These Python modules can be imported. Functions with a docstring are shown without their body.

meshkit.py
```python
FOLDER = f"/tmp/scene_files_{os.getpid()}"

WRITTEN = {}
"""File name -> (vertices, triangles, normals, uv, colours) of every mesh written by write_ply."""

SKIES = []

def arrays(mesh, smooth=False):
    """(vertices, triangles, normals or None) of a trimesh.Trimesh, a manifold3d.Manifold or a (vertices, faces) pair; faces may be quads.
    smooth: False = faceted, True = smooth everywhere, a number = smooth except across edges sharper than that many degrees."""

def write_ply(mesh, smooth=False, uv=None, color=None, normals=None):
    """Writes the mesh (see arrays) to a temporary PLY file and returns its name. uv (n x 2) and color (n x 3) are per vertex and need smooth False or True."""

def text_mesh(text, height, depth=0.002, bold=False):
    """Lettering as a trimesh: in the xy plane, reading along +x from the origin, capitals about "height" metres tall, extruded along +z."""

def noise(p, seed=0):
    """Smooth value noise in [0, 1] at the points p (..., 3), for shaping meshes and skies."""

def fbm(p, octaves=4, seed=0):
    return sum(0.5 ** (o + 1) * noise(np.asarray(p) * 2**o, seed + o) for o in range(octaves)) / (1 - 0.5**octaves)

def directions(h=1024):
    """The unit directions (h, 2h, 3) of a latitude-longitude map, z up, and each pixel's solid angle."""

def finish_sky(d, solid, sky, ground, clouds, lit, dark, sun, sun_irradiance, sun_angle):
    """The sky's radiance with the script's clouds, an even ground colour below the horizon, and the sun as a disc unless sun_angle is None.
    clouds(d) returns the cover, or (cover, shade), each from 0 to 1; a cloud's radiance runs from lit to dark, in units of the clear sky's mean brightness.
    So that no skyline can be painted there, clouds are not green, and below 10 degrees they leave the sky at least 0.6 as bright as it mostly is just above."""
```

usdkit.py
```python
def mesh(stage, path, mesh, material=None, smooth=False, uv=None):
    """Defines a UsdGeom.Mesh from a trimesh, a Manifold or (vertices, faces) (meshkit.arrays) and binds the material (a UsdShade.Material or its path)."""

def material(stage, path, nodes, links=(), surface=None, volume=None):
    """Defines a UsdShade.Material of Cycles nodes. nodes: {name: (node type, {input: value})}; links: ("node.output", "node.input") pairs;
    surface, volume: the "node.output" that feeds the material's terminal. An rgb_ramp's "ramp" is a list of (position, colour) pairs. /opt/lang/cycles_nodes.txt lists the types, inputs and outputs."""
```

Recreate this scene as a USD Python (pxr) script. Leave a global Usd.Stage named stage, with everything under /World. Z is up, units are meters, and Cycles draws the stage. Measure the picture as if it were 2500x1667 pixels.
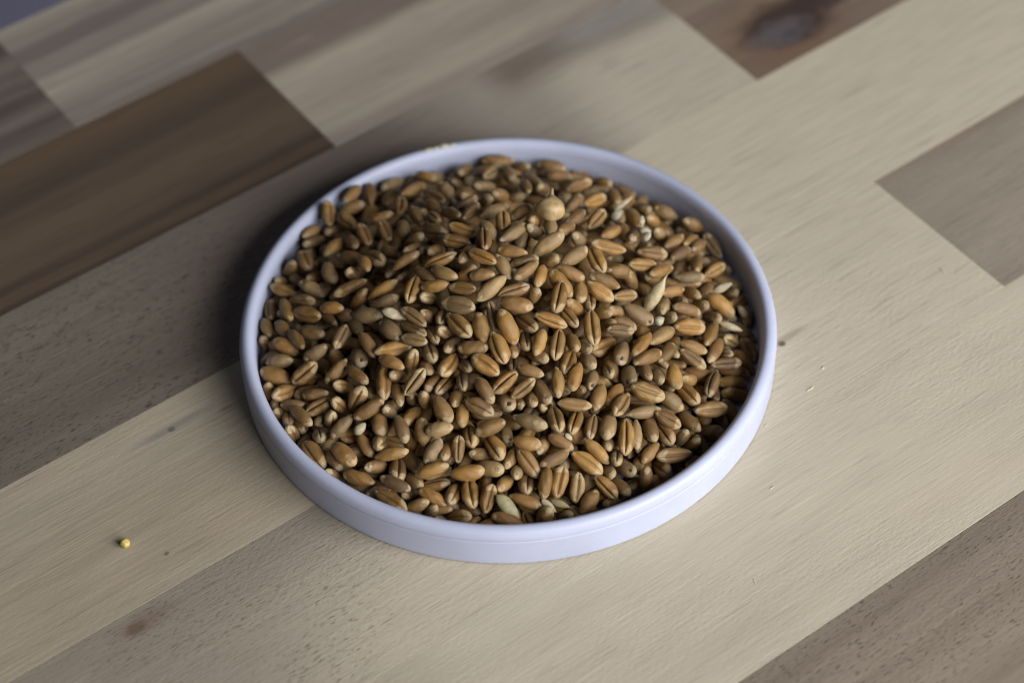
import math, random
import numpy as np
import trimesh
import usdkit
from pxr import Usd, UsdGeom, UsdLux, UsdShade, Gf, Sdf, Vt

stage = Usd.Stage.CreateInMemory()
UsdGeom.SetStageUpAxis(stage, UsdGeom.Tokens.z)
UsdGeom.SetStageMetersPerUnit(stage, 1.0)
world = UsdGeom.Xform.Define(stage, '/World')
stage.SetDefaultPrim(world.GetPrim())
UsdGeom.Scope.Define(stage, '/World/Looks')
rng = np.random.default_rng(11)
MM = 0.001

# ------------------------------------------------------------------ camera
CAM_POS = np.array([0.73230936, -293.2503109, 329.60261527]) * MM
FWD = np.array([0.0, 0.66747548, -0.74463178])
RIGHT = np.array([0.99933542, -0.02714299, -0.02433053])
UPV = np.array([0.03645157, 0.74413691, 0.66703189])
cam = UsdGeom.Camera.Define(stage, '/World/camera')
m = Gf.Matrix4d(1.0)
for r, v in enumerate((RIGHT, UPV, -FWD, CAM_POS)):
    for c_ in range(3):
        m[r, c_] = float(v[c_])
cam.AddTransformOp().Set(m)
cam.CreateHorizontalApertureAttr(36.0)
cam.CreateVerticalApertureAttr(36.0 * 682 / 1024)
cam.CreateFocalLengthAttr(77.85)
cam.CreateClippingRangeAttr(Gf.Vec2f(0.02, 20.0))
cam.CreateFStopAttr(10.0)
cam.CreateFocusDistanceAttr(0.416)
cam.CreateExposureAttr(0.0)

# ------------------------------------------------------------------ light: a window on the right, a dim pale ceiling
def rect_light(name, pos, target, w, h, intensity, color):
    l = UsdLux.RectLight.Define(stage, '/World/' + name)
    l.CreateWidthAttr(w); l.CreateHeightAttr(h)
    l.CreateIntensityAttr(intensity); l.CreateColorAttr(Gf.Vec3f(*color))
    z = np.array(pos, float) - np.array(target, float); z /= np.linalg.norm(z)
    x = np.cross([0, 0, 1.0], z); x /= np.linalg.norm(x); y = np.cross(z, x)
    mm = Gf.Matrix4d(1.0)
    for r, v in enumerate((x, y, z, pos)):
        for c_ in range(3):
            mm[r, c_] = float(v[c_])
    l.AddTransformOp().Set(mm)
    return l

rect_light('window_light', (0.63, -0.52, 0.43), (0.0, 0.0, 0.0), 0.86, 0.55, 11.6, (0.97, 0.97, 0.98))
rect_light('ceiling_light', (-0.50, 0.45, 1.1), (-0.06, 0.03, 0.0), 1.2, 1.1, 0.27, (0.86, 0.92, 1.08))

# ------------------------------------------------------------------ helpers
used = {}
def numbered(name, parent='/World'):
    k = used.get((parent, name), 0); used[(parent, name)] = k + 1
    return f'{parent}/{name}' if k == 0 else f'{parent}/{name}_{k:03d}'

def tag(prim, **kw):
    for k, v in kw.items():
        if v: prim.SetCustomDataByKey(k, v)
    return prim

def mesh(name, v, f, mat, parent='/World', smooth=True, attrs=None):
    path = numbered(name, parent)
    g = usdkit.mesh(stage, path, (np.asarray(v), np.asarray(f)), mat, smooth=smooth)
    for k, a in (attrs or {}).items():
        UsdGeom.PrimvarsAPI(g).CreatePrimvar(k, Sdf.ValueTypeNames.FloatArray, 'vertex').Set(Vt.FloatArray.FromNumpy(np.asarray(a, np.float32)))
    return g

def xform(name, mat4=None, parent='/World'):
    x = UsdGeom.Xform.Define(stage, numbered(name, parent))
    if mat4 is not None: x.AddTransformOp().Set(mat4)
    return x

def mat4(pos, R=np.eye(3), s=(1, 1, 1)):
    """R columns = local axes in the world."""
    o = Gf.Matrix4d(1.0)
    for r in range(3):
        for c_ in range(3):
            o[r, c_] = float(R[c_, r] * s[r])
    for c_ in range(3): o[3, c_] = float(pos[c_])
    return o

def sstep(a, b, x):
    t = np.clip((x - a) / (b - a), 0, 1); return t * t * (3 - 2 * t)

def grid_faces(n, m_, wrap=True):
    f = []
    for i in range(n - 1):
        for j in range(m_ if wrap else m_ - 1):
            a, b = i * m_ + j, i * m_ + (j + 1) % m_
            f += [(a, b, b + m_), (a, b + m_, a + m_)]
    return np.array(f)

def revolve(profile, n=192):
    p = np.asarray(profile, float); th = np.linspace(0, 2 * np.pi, n, endpoint=False)
    v = np.array([[r * math.cos(t), r * math.sin(t), z] for r, z in p for t in th])
    return v, grid_faces(len(p), n)

def curve(points, steps=6):
    """rounds a polyline (Chaikin) and keeps its ends."""
    p = np.asarray(points, float)
    for _ in range(steps):
        q = [p[0]]
        for a, b in zip(p[:-1], p[1:]):
            q += [a * .75 + b * .25, a * .25 + b * .75]
        p = np.array(q + [p[-1]])
    return p

# world <-> board axes: u runs along the planks, w across them (millimetres)
YAW = 0.6094847
CY, SY = math.cos(YAW), math.sin(YAW)
def uw(u, w, z=0.0):
    return np.array([CY * u - SY * w, SY * u + CY * w, z]) * MM
# ------------------------------------------------------------------ wood
GAIN = (.93, .965, .965)      # the planks are greyer than they look under a warm lamp
def wood(name, light, dark, seed=0.0, streak=(5, 150), streak_lo=.35, streak_hi=.65, fleck=0.0, fleck_col=(.06, .04, .03), along=None, marks=(), rough_bump=0.15, heart=None, fine=.11, fibre_bump=.35, pale=.0):
    gain = lambda c_: tuple(min(.8, x * k_) for x, k_ in zip(c_, GAIN))
    light, dark = gain(light), gain(dark)
    N, Lk = {}, []
    def node(k, kind, **kw): N[k] = (kind, kw); return k
    def link(a, b): Lk.append((a, b))
    node('geo', 'geometry')
    node('rot', 'mapping', mapping_type='point', rotation=(0, 0, -YAW)); link('geo.position', 'rot.vector')
    def coords(k, su, sw, off=0.0):
        node(k, 'mapping', mapping_type='point', scale=(su, sw, su), location=(seed * 7.31 + off, seed * 3.17 + off * 1.7, seed * 1.9)); link('rot.vector', k + '.vector')
        return k + '.vector'
    # warp for the grain lines
    node('warp', 'noise_texture', scale=1.0, detail=2.0); link(coords('cw', 9, 22), 'warp.vector')
    node('warps', 'mix_color', blend_type='linear_light', fac=.012, use_clamp=False) if False else None
    node('st', 'noise_texture', scale=1.0, detail=5.0, roughness=.62, distortion=.35); link(coords('cs', *streak), 'st.vector')
    node('str', 'map_range', from_min=streak_lo, from_max=streak_hi, to_min=0.0, to_max=1.0, clamp=True); link('st.fac', 'str.value')
    node('base', 'mix_color', a=light, b=dark); link('str.result', 'base.fac')
    col = 'base.result'
    # slow blotches
    node('bl', 'noise_texture', scale=1.0, detail=2.0); link(coords('cb', 14, 45, 5.0), 'bl.vector')
    node('blr', 'map_range', from_min=.3, from_max=.7, to_min=.91, to_max=1.07, clamp=True); link('bl.fac', 'blr.value')
    node('blm', 'mix_color', blend_type='multiply', fac=1.0, use_clamp_result=False); link(col, 'blm.a'); link('blr.result', 'blm.b'); col = 'blm.result'
    node('sep', 'separate_xyz'); link('rot.vector', 'sep.vector')
    k = 0
    def mask_lin(ax, lo, hi, wob=0.0):
        nonlocal k; k += 1
        src = f'sep.{ax}'
        if wob:
            node(f'mw{k}', 'math', math_type='multiply_add', value2=wob * MM, value3=-.5 * wob * MM); link('st.fac' if ax == 'x' else 'warp.fac', f'mw{k}.value1')
            node(f'ma{k}', 'math', math_type='add'); link(src, f'ma{k}.value1'); link(f'mw{k}.value', f'ma{k}.value2'); src = f'ma{k}.value'
        node(f'mr{k}', 'map_range', range_type='smoothstep', from_min=lo * MM, from_max=hi * MM, to_min=0.0, to_max=1.0, clamp=True) if hi > lo else node(f'mr{k}', 'map_range', range_type='smoothstep', from_min=hi * MM, from_max=lo * MM, to_min=1.0, to_max=0.0, clamp=True)
        link(src, f'mr{k}.value'); return f'mr{k}.result'
    def mult(a, b):
        nonlocal k; k += 1
        node(f'mm{k}', 'math', math_type='multiply'); link(a, f'mm{k}.value1'); link(b, f'mm{k}.value2'); return f'mm{k}.value'
    def tint(fac, colour, mode='mix', amount=1.0):
        nonlocal k, col; k += 1
        if amount != 1.0:
            node(f'ta{k}', 'math', math_type='multiply', value2=amount); link(fac, f'ta{k}.value1'); fac = f'ta{k}.value'
        node(f'ti{k}', 'mix_color', blend_type=mode, b=colour, use_clamp_result=False); link(col, f'ti{k}.a'); link(fac, f'ti{k}.fac'); col = f'ti{k}.result'
    # bands of another tone: (axis, from, to, wobble, colour[, amount[, second mask]])
    for b in (along or ()):
        f_ = mask_lin(*b[:4])
        for extra in b[6:]: f_ = mult(f_, mask_lin(*extra))
        tint(f_, gain(b[4]), amount=b[5] if len(b) > 5 else 1.0)
    # fine fibre, light and dark
    node('fi', 'noise_texture', scale=1.0, detail=3.0, roughness=.6); link(coords('cf', 70, 2300), 'fi.vector')
    node('fir', 'map_range', from_min=.25, from_max=.75, to_min=1 - fine, to_max=1 + fine, clamp=True); link('fi.fac', 'fir.value')
    node('fim', 'mix_color', blend_type='multiply', fac=1.0, use_clamp_result=False); link(col, 'fim.a'); link('fir.result', 'fim.b'); col = 'fim.result'
    # thin dark vessel lines
    node('ve', 'noise_texture', scale=1.0, detail=1.0); link(coords('cv', 90, 1500, 3.0), 've.vector')
    node('ver', 'map_range', from_min=.62, from_max=.74, to_min=0.0, to_max=.26, clamp=True); link('ve.fac', 'ver.value')
    tint('ver.result', tuple(.45 * x for x in dark))
    node('vl', 'noise_texture', scale=1.0, detail=1.0); link(coords('cvl', 75, 1900, 13.0), 'vl.vector')
    node('vlr', 'map_range', from_min=.64, from_max=.76, to_min=0.0, to_max=.26, clamp=True); link('vl.fac', 'vlr.value')
    tint('vlr.result', tuple(min(.8, 1.45 * x) for x in light))
    height = 'fi.fac'
    if fleck:
        node('fl', 'noise_texture', scale=1.0, detail=1.5, roughness=.5, distortion=.25); link(coords('cl', 640, 2500, 1.0), 'fl.vector')
        node('flr', 'map_range', from_min=.57, from_max=.72, to_min=0.0, to_max=min(1.0, fleck * 1.1), clamp=True); link('fl.fac', 'flr.value')
        node('fd', 'noise_texture', scale=1.0, detail=1.0); link(coords('cd', 35, 60, 8.0), 'fd.vector')
        node('fdr', 'map_range', from_min=.32, from_max=.55, to_min=.15, to_max=1.0, clamp=True); link('fd.fac', 'fdr.value')
        f_ = mult('flr.result', 'fdr.result')
        if heart: f_ = mult(f_, mask_lin(*heart))
        tint(f_, fleck_col)
        node('hsub', 'math', math_type='multiply_add', value2=-.9); link(f_, 'hsub.value1'); link('fi.fac', 'hsub.value3'); height = 'hsub.value'
    # knots and pin marks: (u, w, radius u, radius w, colour, strength, softness, wobble)
    for (u, w, ru, rw, c_, amt, soft, wob) in marks:
        k += 1
        node(f'kc{k}', 'mapping', mapping_type='point', scale=(1000 / ru, 1000 / rw, 0.0), location=(-u / ru, -w / rw, 0.0)); link('rot.vector', f'kc{k}.vector')
        node(f'kn{k}', 'noise_texture', scale=1.9, detail=5.0); link(f'kc{k}.vector', f'kn{k}.vector')
        node(f'kw{k}', 'mix_vector', fac=wob); link(f'kc{k}.vector', f'kw{k}.a'); 
        node(f'kv{k}', 'mix_color', blend_type='linear_light', fac=wob, use_clamp=False, use_clamp_result=False); link(f'kc{k}.vector', f'kv{k}.a'); link(f'kn{k}.color', f'kv{k}.b')
        N.pop(f'kw{k}'); Lk[:] = [x for x in Lk if not x[1].startswith(f'kw{k}.')]
        node(f'ks{k}', 'separate_xyz'); link(f'kv{k}.result', f'ks{k}.vector')
        node(f'k1{k}', 'math', math_type='multiply'); link(f'ks{k}.x', f'k1{k}.value1'); link(f'ks{k}.x', f'k1{k}.value2')
        node(f'k2{k}', 'math', math_type='multiply_add'); link(f'ks{k}.y', f'k2{k}.value1'); link(f'ks{k}.y', f'k2{k}.value2'); link(f'k1{k}.value', f'k2{k}.value3')
        node(f'k3{k}', 'math', math_type='sqrt'); link(f'k2{k}.value', f'k3{k}.value1')
        node(f'k4{k}', 'map_range', range_type='smoothstep', from_min=1 - soft, from_max=1 + soft, to_min=amt, to_max=0.0, clamp=True); link(f'k3{k}.value', f'k4{k}.value')
        tint(f'k4{k}.result', c_)
    # relief: fibre, and the rough planed lumps
    node('lu', 'noise_texture', scale=1.0, detail=3.0, roughness=.55); link(coords('cu', 850, 1500, 2.0), 'lu.vector')
    node('la', 'noise_texture', scale=1.0, detail=1.0); link(coords('cla', 22, 30, 4.0), 'la.vector')
    node('lar', 'map_range', from_min=.38, from_max=.62, to_min=.25, to_max=1.0, clamp=True); link('la.fac', 'lar.value')
    h2 = mult('lu.fac', 'lar.result')
    node('b1', 'bump', strength=fibre_bump, distance=.00012); link(height, 'b1.height')
    node('b2', 'bump', strength=rough_bump, distance=.00035); link(h2, 'b2.height'); link('b1.normal', 'b2.normal')
    node('p', 'principled_bsdf', roughness=.58, specular_ior_level=.32); link(col, 'p.base_color'); link('b2.normal', 'p.normal')
    N = {a: b for a, b in N.items() if a}
    return usdkit.material(stage, '/World/Looks/' + name, N, Lk, surface='p.BSDF')

board = xform('wooden_tabletop', mat4((0, 0, 0), np.array([[CY, -SY, 0], [SY, CY, 0], [0, 0, 1.0]])))
tag(board.GetPrim(), label='tabletop of pale and dark wooden planks glued edge to edge, under the white dish', category='tabletop')

def plank(u0, u1, w0, w1, mat, dz=0.0, label=None):
    """one plank of the board in board axes (mm), its edges eased; w0 < w1"""
    g = .018; e = .06; t = 26.0
    u0 += g; u1 -= g; w0 += g; w1 -= g
    def ring(ins, z): return [(u0 + ins, w0 + ins, z), (u1 - ins, w0 + ins, z), (u1 - ins, w1 - ins, z), (u0 + ins, w1 - ins, z)]
    v = np.array(ring(e, dz - t) + ring(0, dz - t + e) + ring(0, dz - e) + ring(e * .35, dz - e * .3) + ring(e, dz)) * MM
    f = list(map(tuple, grid_faces(5, 4))) + [(0, 2, 1), (0, 3, 2), (16, 17, 18), (16, 18, 19)]
    o = mesh('plank', v, f, mat, str(board.GetPath()), smooth=False)
    if label: tag(o.GetPrim(), label=label)

PALE, PALE2 = (.555, .475, .365), (.40, .335, .25)
ROWS = [151.0, 111.05, 70.6, 30.6, -9.05, -47.8, -87.25, -127.0, -167.0]
Mw = {}
Mw['a0'] = wood('wood_brown_end', (.20, .16, .135), (.10, .07, .06), 1, streak=(6, 120), fleck=.3)
Mw['a1'] = wood('wood_streaked_grey', (.42, .36, .29), (.21, .165, .145), 2, streak=(2.2, 95), streak_lo=.34, streak_hi=.62)
Mw['b0'] = wood('wood_walnut', (.125, .086, .057), (.078, .053, .038), 3, streak=(2.0, 70), streak_lo=.36, streak_hi=.64, fine=.10,
    along=[('y', 80, 75, 4, (.062, .041, .031), .85), ('y', 76.0, 74.2, 2.5, (.14, .09, .055), .5), ('y', 72.6, 71.4, 1.0, (.058, .039, .029), .8), ('y', 100, 110, 6, (.155, .10, .06), .5)])
Mw['b1'] = wood('wood_half_brown', (.44, .37, .29), (.33, .27, .215), 4, streak=(2.0, 60),
    along=[('y', 96, 102, 5, (.20, .15, .125), .9), ('y', 76, 72, 3, (.27, .215, .185), .7)])
Mw['c0'] = wood('wood_grey_flecked', (.20, .165, .13), (.14, .108, .085), 5, streak=(4, 60), fleck=.85, fleck_col=(.065, .048, .042), heart=('x', 4, -22, 12),
    along=[('x', -60, -34, 22, (.175, .132, .115), .5), ('x', 8, 42, 16, (.34, .285, .235), 1.0), ('x', 46, 66, 10, (.51, .44, .345), .95),
           ('y', 56, 66.5, 7, (.19, .148, .118), .9, ('x', 38, 50, 4)), ('y', 60, 67, 6, (.33, .295, .265), .75, ('x', 58, 72, 6))], rough_bump=.25)
Mw['c1'] = wood('wood_knotty', (.33, .25, .185), (.21, .15, .115), 6, streak=(5, 70),
    along=[('y', 40, 33, 4, (.16, .105, .08), .6), ('x', 130, 155, 10, (.30, .25, .21), .7)],
    marks=[(107, 40.5, 15, 11.5, (.17, .105, .065), .75, .55, .25), (110, 41.5, 11.5, 6.8, (.052, .034, .030), .95, .35, .55), (124, 44, 9, 4.5, (.05, .034, .03), .85, .5, .6), (106.3, 39.6, 7.4, 3.8, (.125, .112, .115), .75, .55, 1.0), (108.0, 38.2, 2.6, 1.2, (.07, .06, .07), .7, .5, .4)])
Mw['d'] = wood('wood_tan_to_pale', (.415, .345, .26), (.375, .305, .225), 7, streak=(3, 110), fine=.15, along=[('y', 12, 4, 8, (.31, .235, .16), .25), ('x', -30, 25, 15, (.54, .462, .355), 1.0)],
    marks=[(-64.0, 23.5, .75, .6, (.05, .045, .04), .9, .35, .15), (-63.8, 23.8, 7.5, .9, (.19, .175, .16), .6, .6, .25), (-52.6, 21.6, 1.6, .4, (.2, .15, .1), .6, .6, .2), (-46, 9.5, 4.5, .3, (.55, .46, .32), .9, .5, .15), (-80, -1.8, .5, .35, (.08, .06, .05), .7, .5, .2)])
Mw['e0'] = wood('wood_flecked_to_pale', (.33, .275, .215), (.285, .235, .185), 8, streak=(4, 55), fleck=.62, fleck_col=(.10, .07, .052), heart=('x', -34, -70, 20),
    along=[('x', -92, -50, 24, (.53, .45, .345), .95, ('y', -12, -38, 10)), ('y', -24, -10, 8, (.235, .19, .15), .55, ('x', -25, -45)), ('x', -30, 20, 10, PALE, .9)],
    marks=[(-92.8, -12.9, 2.0, 1.1, (.11, .07, .045), .85, .5, .3), (-91, -12.6, 5.5, 1.9, (.17, .115, .085), .55, .7, .3), (44.0, -31.9, .8, .7, (.07, .05, .04), .9, .4, .2), (46.5, -31.3, 4, .8, (.25, .19, .13), .5, .7, .2)], rough_bump=.32, fibre_bump=.38)
Mw['e1'] = wood('wood_grey_brown_end', (.34, .285, .225), (.235, .185, .145), 9, streak=(8, 40), fleck=.35, fleck_col=(.14, .105, .085),
    along=[('y', -13, -9, 5, (.26, .19, .14), .6)])
Mw['f'] = wood('wood_pale_rough', PALE, (.525, .445, .34), 10, streak=(2.5, 120), rough_bump=.30, fine=.09, fibre_bump=.38, along=[('x', -46, -70, 20, (.33, .275, .21), .6)])
Mw['g'] = wood('wood_brown_grey', (.27, .215, .165), (.195, .15, .11), 11, streak=(3.5, 75), fleck=.7, fleck_col=(.075, .05, .043), rough_bump=.3, fibre_bump=.38)
Mw['h'] = wood('wood_plain_tan', PALE2, (.27, .21, .15), 12)
U0_, U1_ = -210.0, 250.0
plank(U0_, -36.6, ROWS[1], ROWS[0], Mw['a0'], -0.006, 'dark brown short plank in the far left corner')
plank(-36.6, U1_, ROWS[1], ROWS[0], Mw['a1'], 0.008, 'greyish plank with pale lengthwise streaks along the far edge')
plank(U0_, 5.3, ROWS[2], ROWS[1], Mw['b0'], 0.004, 'dark walnut-brown plank, darkest of the tabletop')
plank(5.3, U1_, ROWS[2], ROWS[1], Mw['b1'], -0.006, 'plank half brown and half pale, end to end with the walnut one')
plank(U0_, 91.4, ROWS[3], ROWS[2], Mw['c0'], 0.0, 'grey-brown flecked plank turning pale behind the dish')
plank(91.4, U1_, ROWS[3], ROWS[2], Mw['c1'], -0.008, 'brown plank with a large dark knot')
plank(U0_, U1_, ROWS[4], ROWS[3], Mw['d'], 0.006, 'tan plank with a tiny pin knot under the dish')
plank(U0_, 89.9, ROWS[5], ROWS[4], Mw['e0'], -0.006, 'plank with dark flecks at its left end and pale under the dish')
plank(89.9, U1_, ROWS[5], ROWS[4], Mw['e1'], 0.006, 'grey-brown plank end at the right edge')
plank(U0_, U1_, ROWS[6], ROWS[5], Mw['f'], 0.0, 'broad pale rough plank in front of the dish')
plank(U0_, U1_, ROWS[7], ROWS[6], Mw['g'], -0.012, 'brown-grey plank in the near right corner')
plank(U0_, U1_, ROWS[8], ROWS[7], Mw['h'], 0.0)

floor_mat = usdkit.material(stage, '/World/Looks/floor_lavender', {'geo': ('geometry', {}), 'n': ('noise_texture', {'scale': 6.0, 'detail': 3.0}), 'c': ('mix_color', {'a': (.48, .46, .66), 'b': (.62, .61, .82)}), 'p': ('principled_bsdf', {'roughness': .6})}, [('geo.position', 'n.vector'), ('n.fac', 'c.fac'), ('c.result', 'p.base_color')], surface='p.BSDF')
fl = mesh('floor', np.array([(-3, -3, -.74), (3, -3, -.74), (3, 4, -.74), (-3, 4, -.74)], float), [(0, 1, 2), (0, 2, 3)], floor_mat, smooth=False)
tag(fl.GetPrim(), label='dim lavender floor beyond the far edge of the tabletop', kind='structure')

# ------------------------------------------------------------------ the dish
plastic = usdkit.material(stage, '/World/Looks/lavender_white_plastic', {
    'geo': ('geometry', {}), 'n': ('noise_texture', {'scale': 1500.0, 'detail': 2.0}), 'n2': ('noise_texture', {'scale': 60.0, 'detail': 3.0}),
    'sp': ('noise_texture', {'scale': 2600.0, 'detail': 1.0}), 'spr': ('map_range', {'from_min': .74, 'from_max': .80, 'to_min': 0.0, 'to_max': .5, 'clamp': True}),
    'c': ('mix_color', {'a': (.455, .485, .625), 'b': (.70, .71, .78)}), 'c2': ('mix_color', {'blend_type': 'multiply', 'fac': 1.0, 'use_clamp_result': False}), 'sm': ('map_range', {'from_min': .35, 'from_max': .65, 'to_min': .93, 'to_max': 1.03, 'clamp': True}), 'r': ('map_range', {'from_min': .3, 'from_max': .7, 'to_min': .38, 'to_max': .52}),
    'b': ('bump', {'strength': .06, 'distance': .0002}),
    'p': ('principled_bsdf', {'specular_ior_level': .5, 'sheen_weight': 0.0})},
    [('geo.position', 'n.vector'), ('geo.position', 'n2.vector'), ('geo.position', 'sp.vector'), ('sp.fac', 'spr.value'), ('spr.result', 'c.fac'), ('c.result', 'c2.a'), ('n2.fac', 'sm.value'), ('sm.result', 'c2.b'), ('c2.result', 'p.base_color'), ('n2.fac', 'r.value'), ('r.result', 'p.roughness'), ('n.fac', 'b.height'), ('b.normal', 'p.normal')], surface='p.BSDF')
dish = xform('shallow_dish', mat4((0, 0, 0)))
tag(dish.GetPrim(), label='shallow round white plastic dish with a rounded rim, full of wheat grains', category='dish')
R = 52.5
DP = str(dish.GetPath())
wall = np.vstack([curve([(R - .9, .12), (R + .1, .12), (R + .2, .9), (R + .22, 3.0)], 3), [(R + .20, 6.0)], curve([(R + .18, 6.5), (R + .05, 6.75), (R - .5, 6.85)], 2), [(R - 2.2, 6.85)], curve([(49.75, 6.85), (49.66, 6.6), (49.6, 6.0), (49.5, 3.0), (49.3, 1.7), (47.5, 1.45)], 3)])
v, f = revolve(wall * MM); mesh('wall', v, f, plastic, DP, smooth=35)
rimp = curve([(R - .55, 6.78), (R + .08, 6.74), (R + .26, 6.95), (R + .22, 7.9), (R - .25, 8.95), (R - 1.3, 9.45), (R - 2.2, 9.15), (R - 2.7, 8.3), (R - 2.84, 7.4), (R - 2.87, 6.7), (R - 2.84, 6.55), (R - 2.0, 6.7)], 4)
v, f = revolve(rimp * MM); mesh('rim', v, f, plastic, DP, smooth=50)
basep = np.array([(0.0001, .3), (30, .3), (50.5, .3), (51.5, .14), (51.58, .5), (49, 1.3), (47.6, 1.44), (20, 1.42), (0.0001, 1.42)])
v, f = revolve(basep * MM, 128); mesh('base', v, f, plastic, DP, smooth=35)
# ------------------------------------------------------------------ wheat kernels
def kernel_mesh(seed):
    r = np.random.default_rng(seed)
    n, k = 40, 40
    tt = -np.cos(np.linspace(.0, np.pi, n)); ph = np.linspace(0, 2 * np.pi, k, endpoint=False) - np.pi / 2
    a_pow, b_pow = r.uniform(2.0, 2.6), r.uniform(.52, .66)
    crease_d, crease_w = r.uniform(.30, .46), r.uniform(.085, .14)
    skew, bend, side = r.uniform(-.08, .16), r.uniform(.03, .19), r.uniform(-.13, .13)
    f1, f2, p1, p2 = r.uniform(2, 4), r.uniform(3, 6), r.uniform(0, 6), r.uniform(0, 6)
    shrink = r.uniform(0, 1) ** 2
    v, tip, cre = [], [], []
    KS = .014 + .034 * r.uniform() ** 1.5
    KD, KP, KA = r.normal(0, 2.6, (7, 3)), r.uniform(0, 6.28, 7), r.uniform(.3, 1, 7)
    for t in tt:
        prof = max(1 - abs(t) ** a_pow, 0.0) ** b_pow
        prof *= 1 + skew * t
        if t < -.80: prof = max(prof, .34 * math.sqrt(max(0, 1 - ((t + .80) / .2) ** 2)) + .0)      # blunt brush end
        for p in ph:
            c_, s_ = math.cos(p), math.sin(p)
            d = (p + np.pi / 2 + np.pi) % (2 * np.pi) - np.pi           # angle from the crease
            y, z = c_, s_ * (.94 if s_ > 0 else .84)
            rr = 1.0
            amt = crease_d * (sstep(-.99, -.75, t) * (1 - .55 * sstep(.72, .98, t)))
            rr *= 1 - amt * math.exp(-(d / crease_w) ** 2) - .30 * amt * math.exp(-(d / .34) ** 2)
            rr *= 1 + .07 * math.exp(-((abs(d) - .75) / .42) ** 2)
            g = math.exp(-((t - .70) / .20) ** 2 - ((p - np.pi / 2) / .52) ** 2)                        # germ hollow
            rr *= 1 - .13 * g
            rr *= 1 + .012 * math.sin(f1 * 3 * t + p1 + 2 * p) + .010 * math.sin(f2 * p + p2) + shrink * .012 * math.sin(15 * t + 4 * c_ + p1 + 2 * math.sin(6 * c_ + p2))
            if t < -.86 or t > .92: rr *= 1 + r.uniform(-.07, .07)
            q3 = np.array([1.6 * t, y, z]); rr *= 1 + KS * float(np.sum(np.sin(KD @ q3 + KP) * KA))
            v.append((t + (.012 * r.uniform(-1, 1) if abs(t) > .9 else 0), prof * rr * y + side * (1 - t * t), prof * rr * z - bend * (t * t - .4)))
            tip.append(max(sstep(.50, .86, t + .10 * math.sin(3 * p + p1) + (.16 if s_ < 0 else -.02)), .95 * sstep(-.72, -.95, t + .05 * math.sin(4 * p + p2))))
            cre.append(math.exp(-(d / .13) ** 2) * sstep(-.98, -.7, t) * (1 - sstep(.7, .95, t)))
    f = list(map(tuple, grid_faces(n, k)))
    return np.array(v), np.array(f)[:, [0, 2, 1]], np.array(tip), np.array(cre)

def germ_mesh(seed):
    """the oval embryo scale lying in the hollow on the back, near the pointed end"""
    r = np.random.default_rng(seed + 77); n, k = 10, 16
    tilt = r.uniform(.42, .58); v = []
    for i in range(n):
        a = i / (n - 1) * np.pi
        for j in range(k):
            q = 2 * np.pi * j / k
            x, y, z = .155 * math.cos(a), .30 * math.sin(a) * math.cos(q), .16 * math.sin(a) * math.sin(q)
            z -= .07 * math.exp(-((x + .02) / .07) ** 2) * (1 if z > 0 else 0)
            x2, z2 = x * math.cos(tilt) + .40 * z * math.sin(tilt), -x * 1.6 * math.sin(tilt) + z * math.cos(tilt)
            v.append((.735 + x2, y, .50 + z2))
    return np.array(v), grid_faces(n, k)

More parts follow.
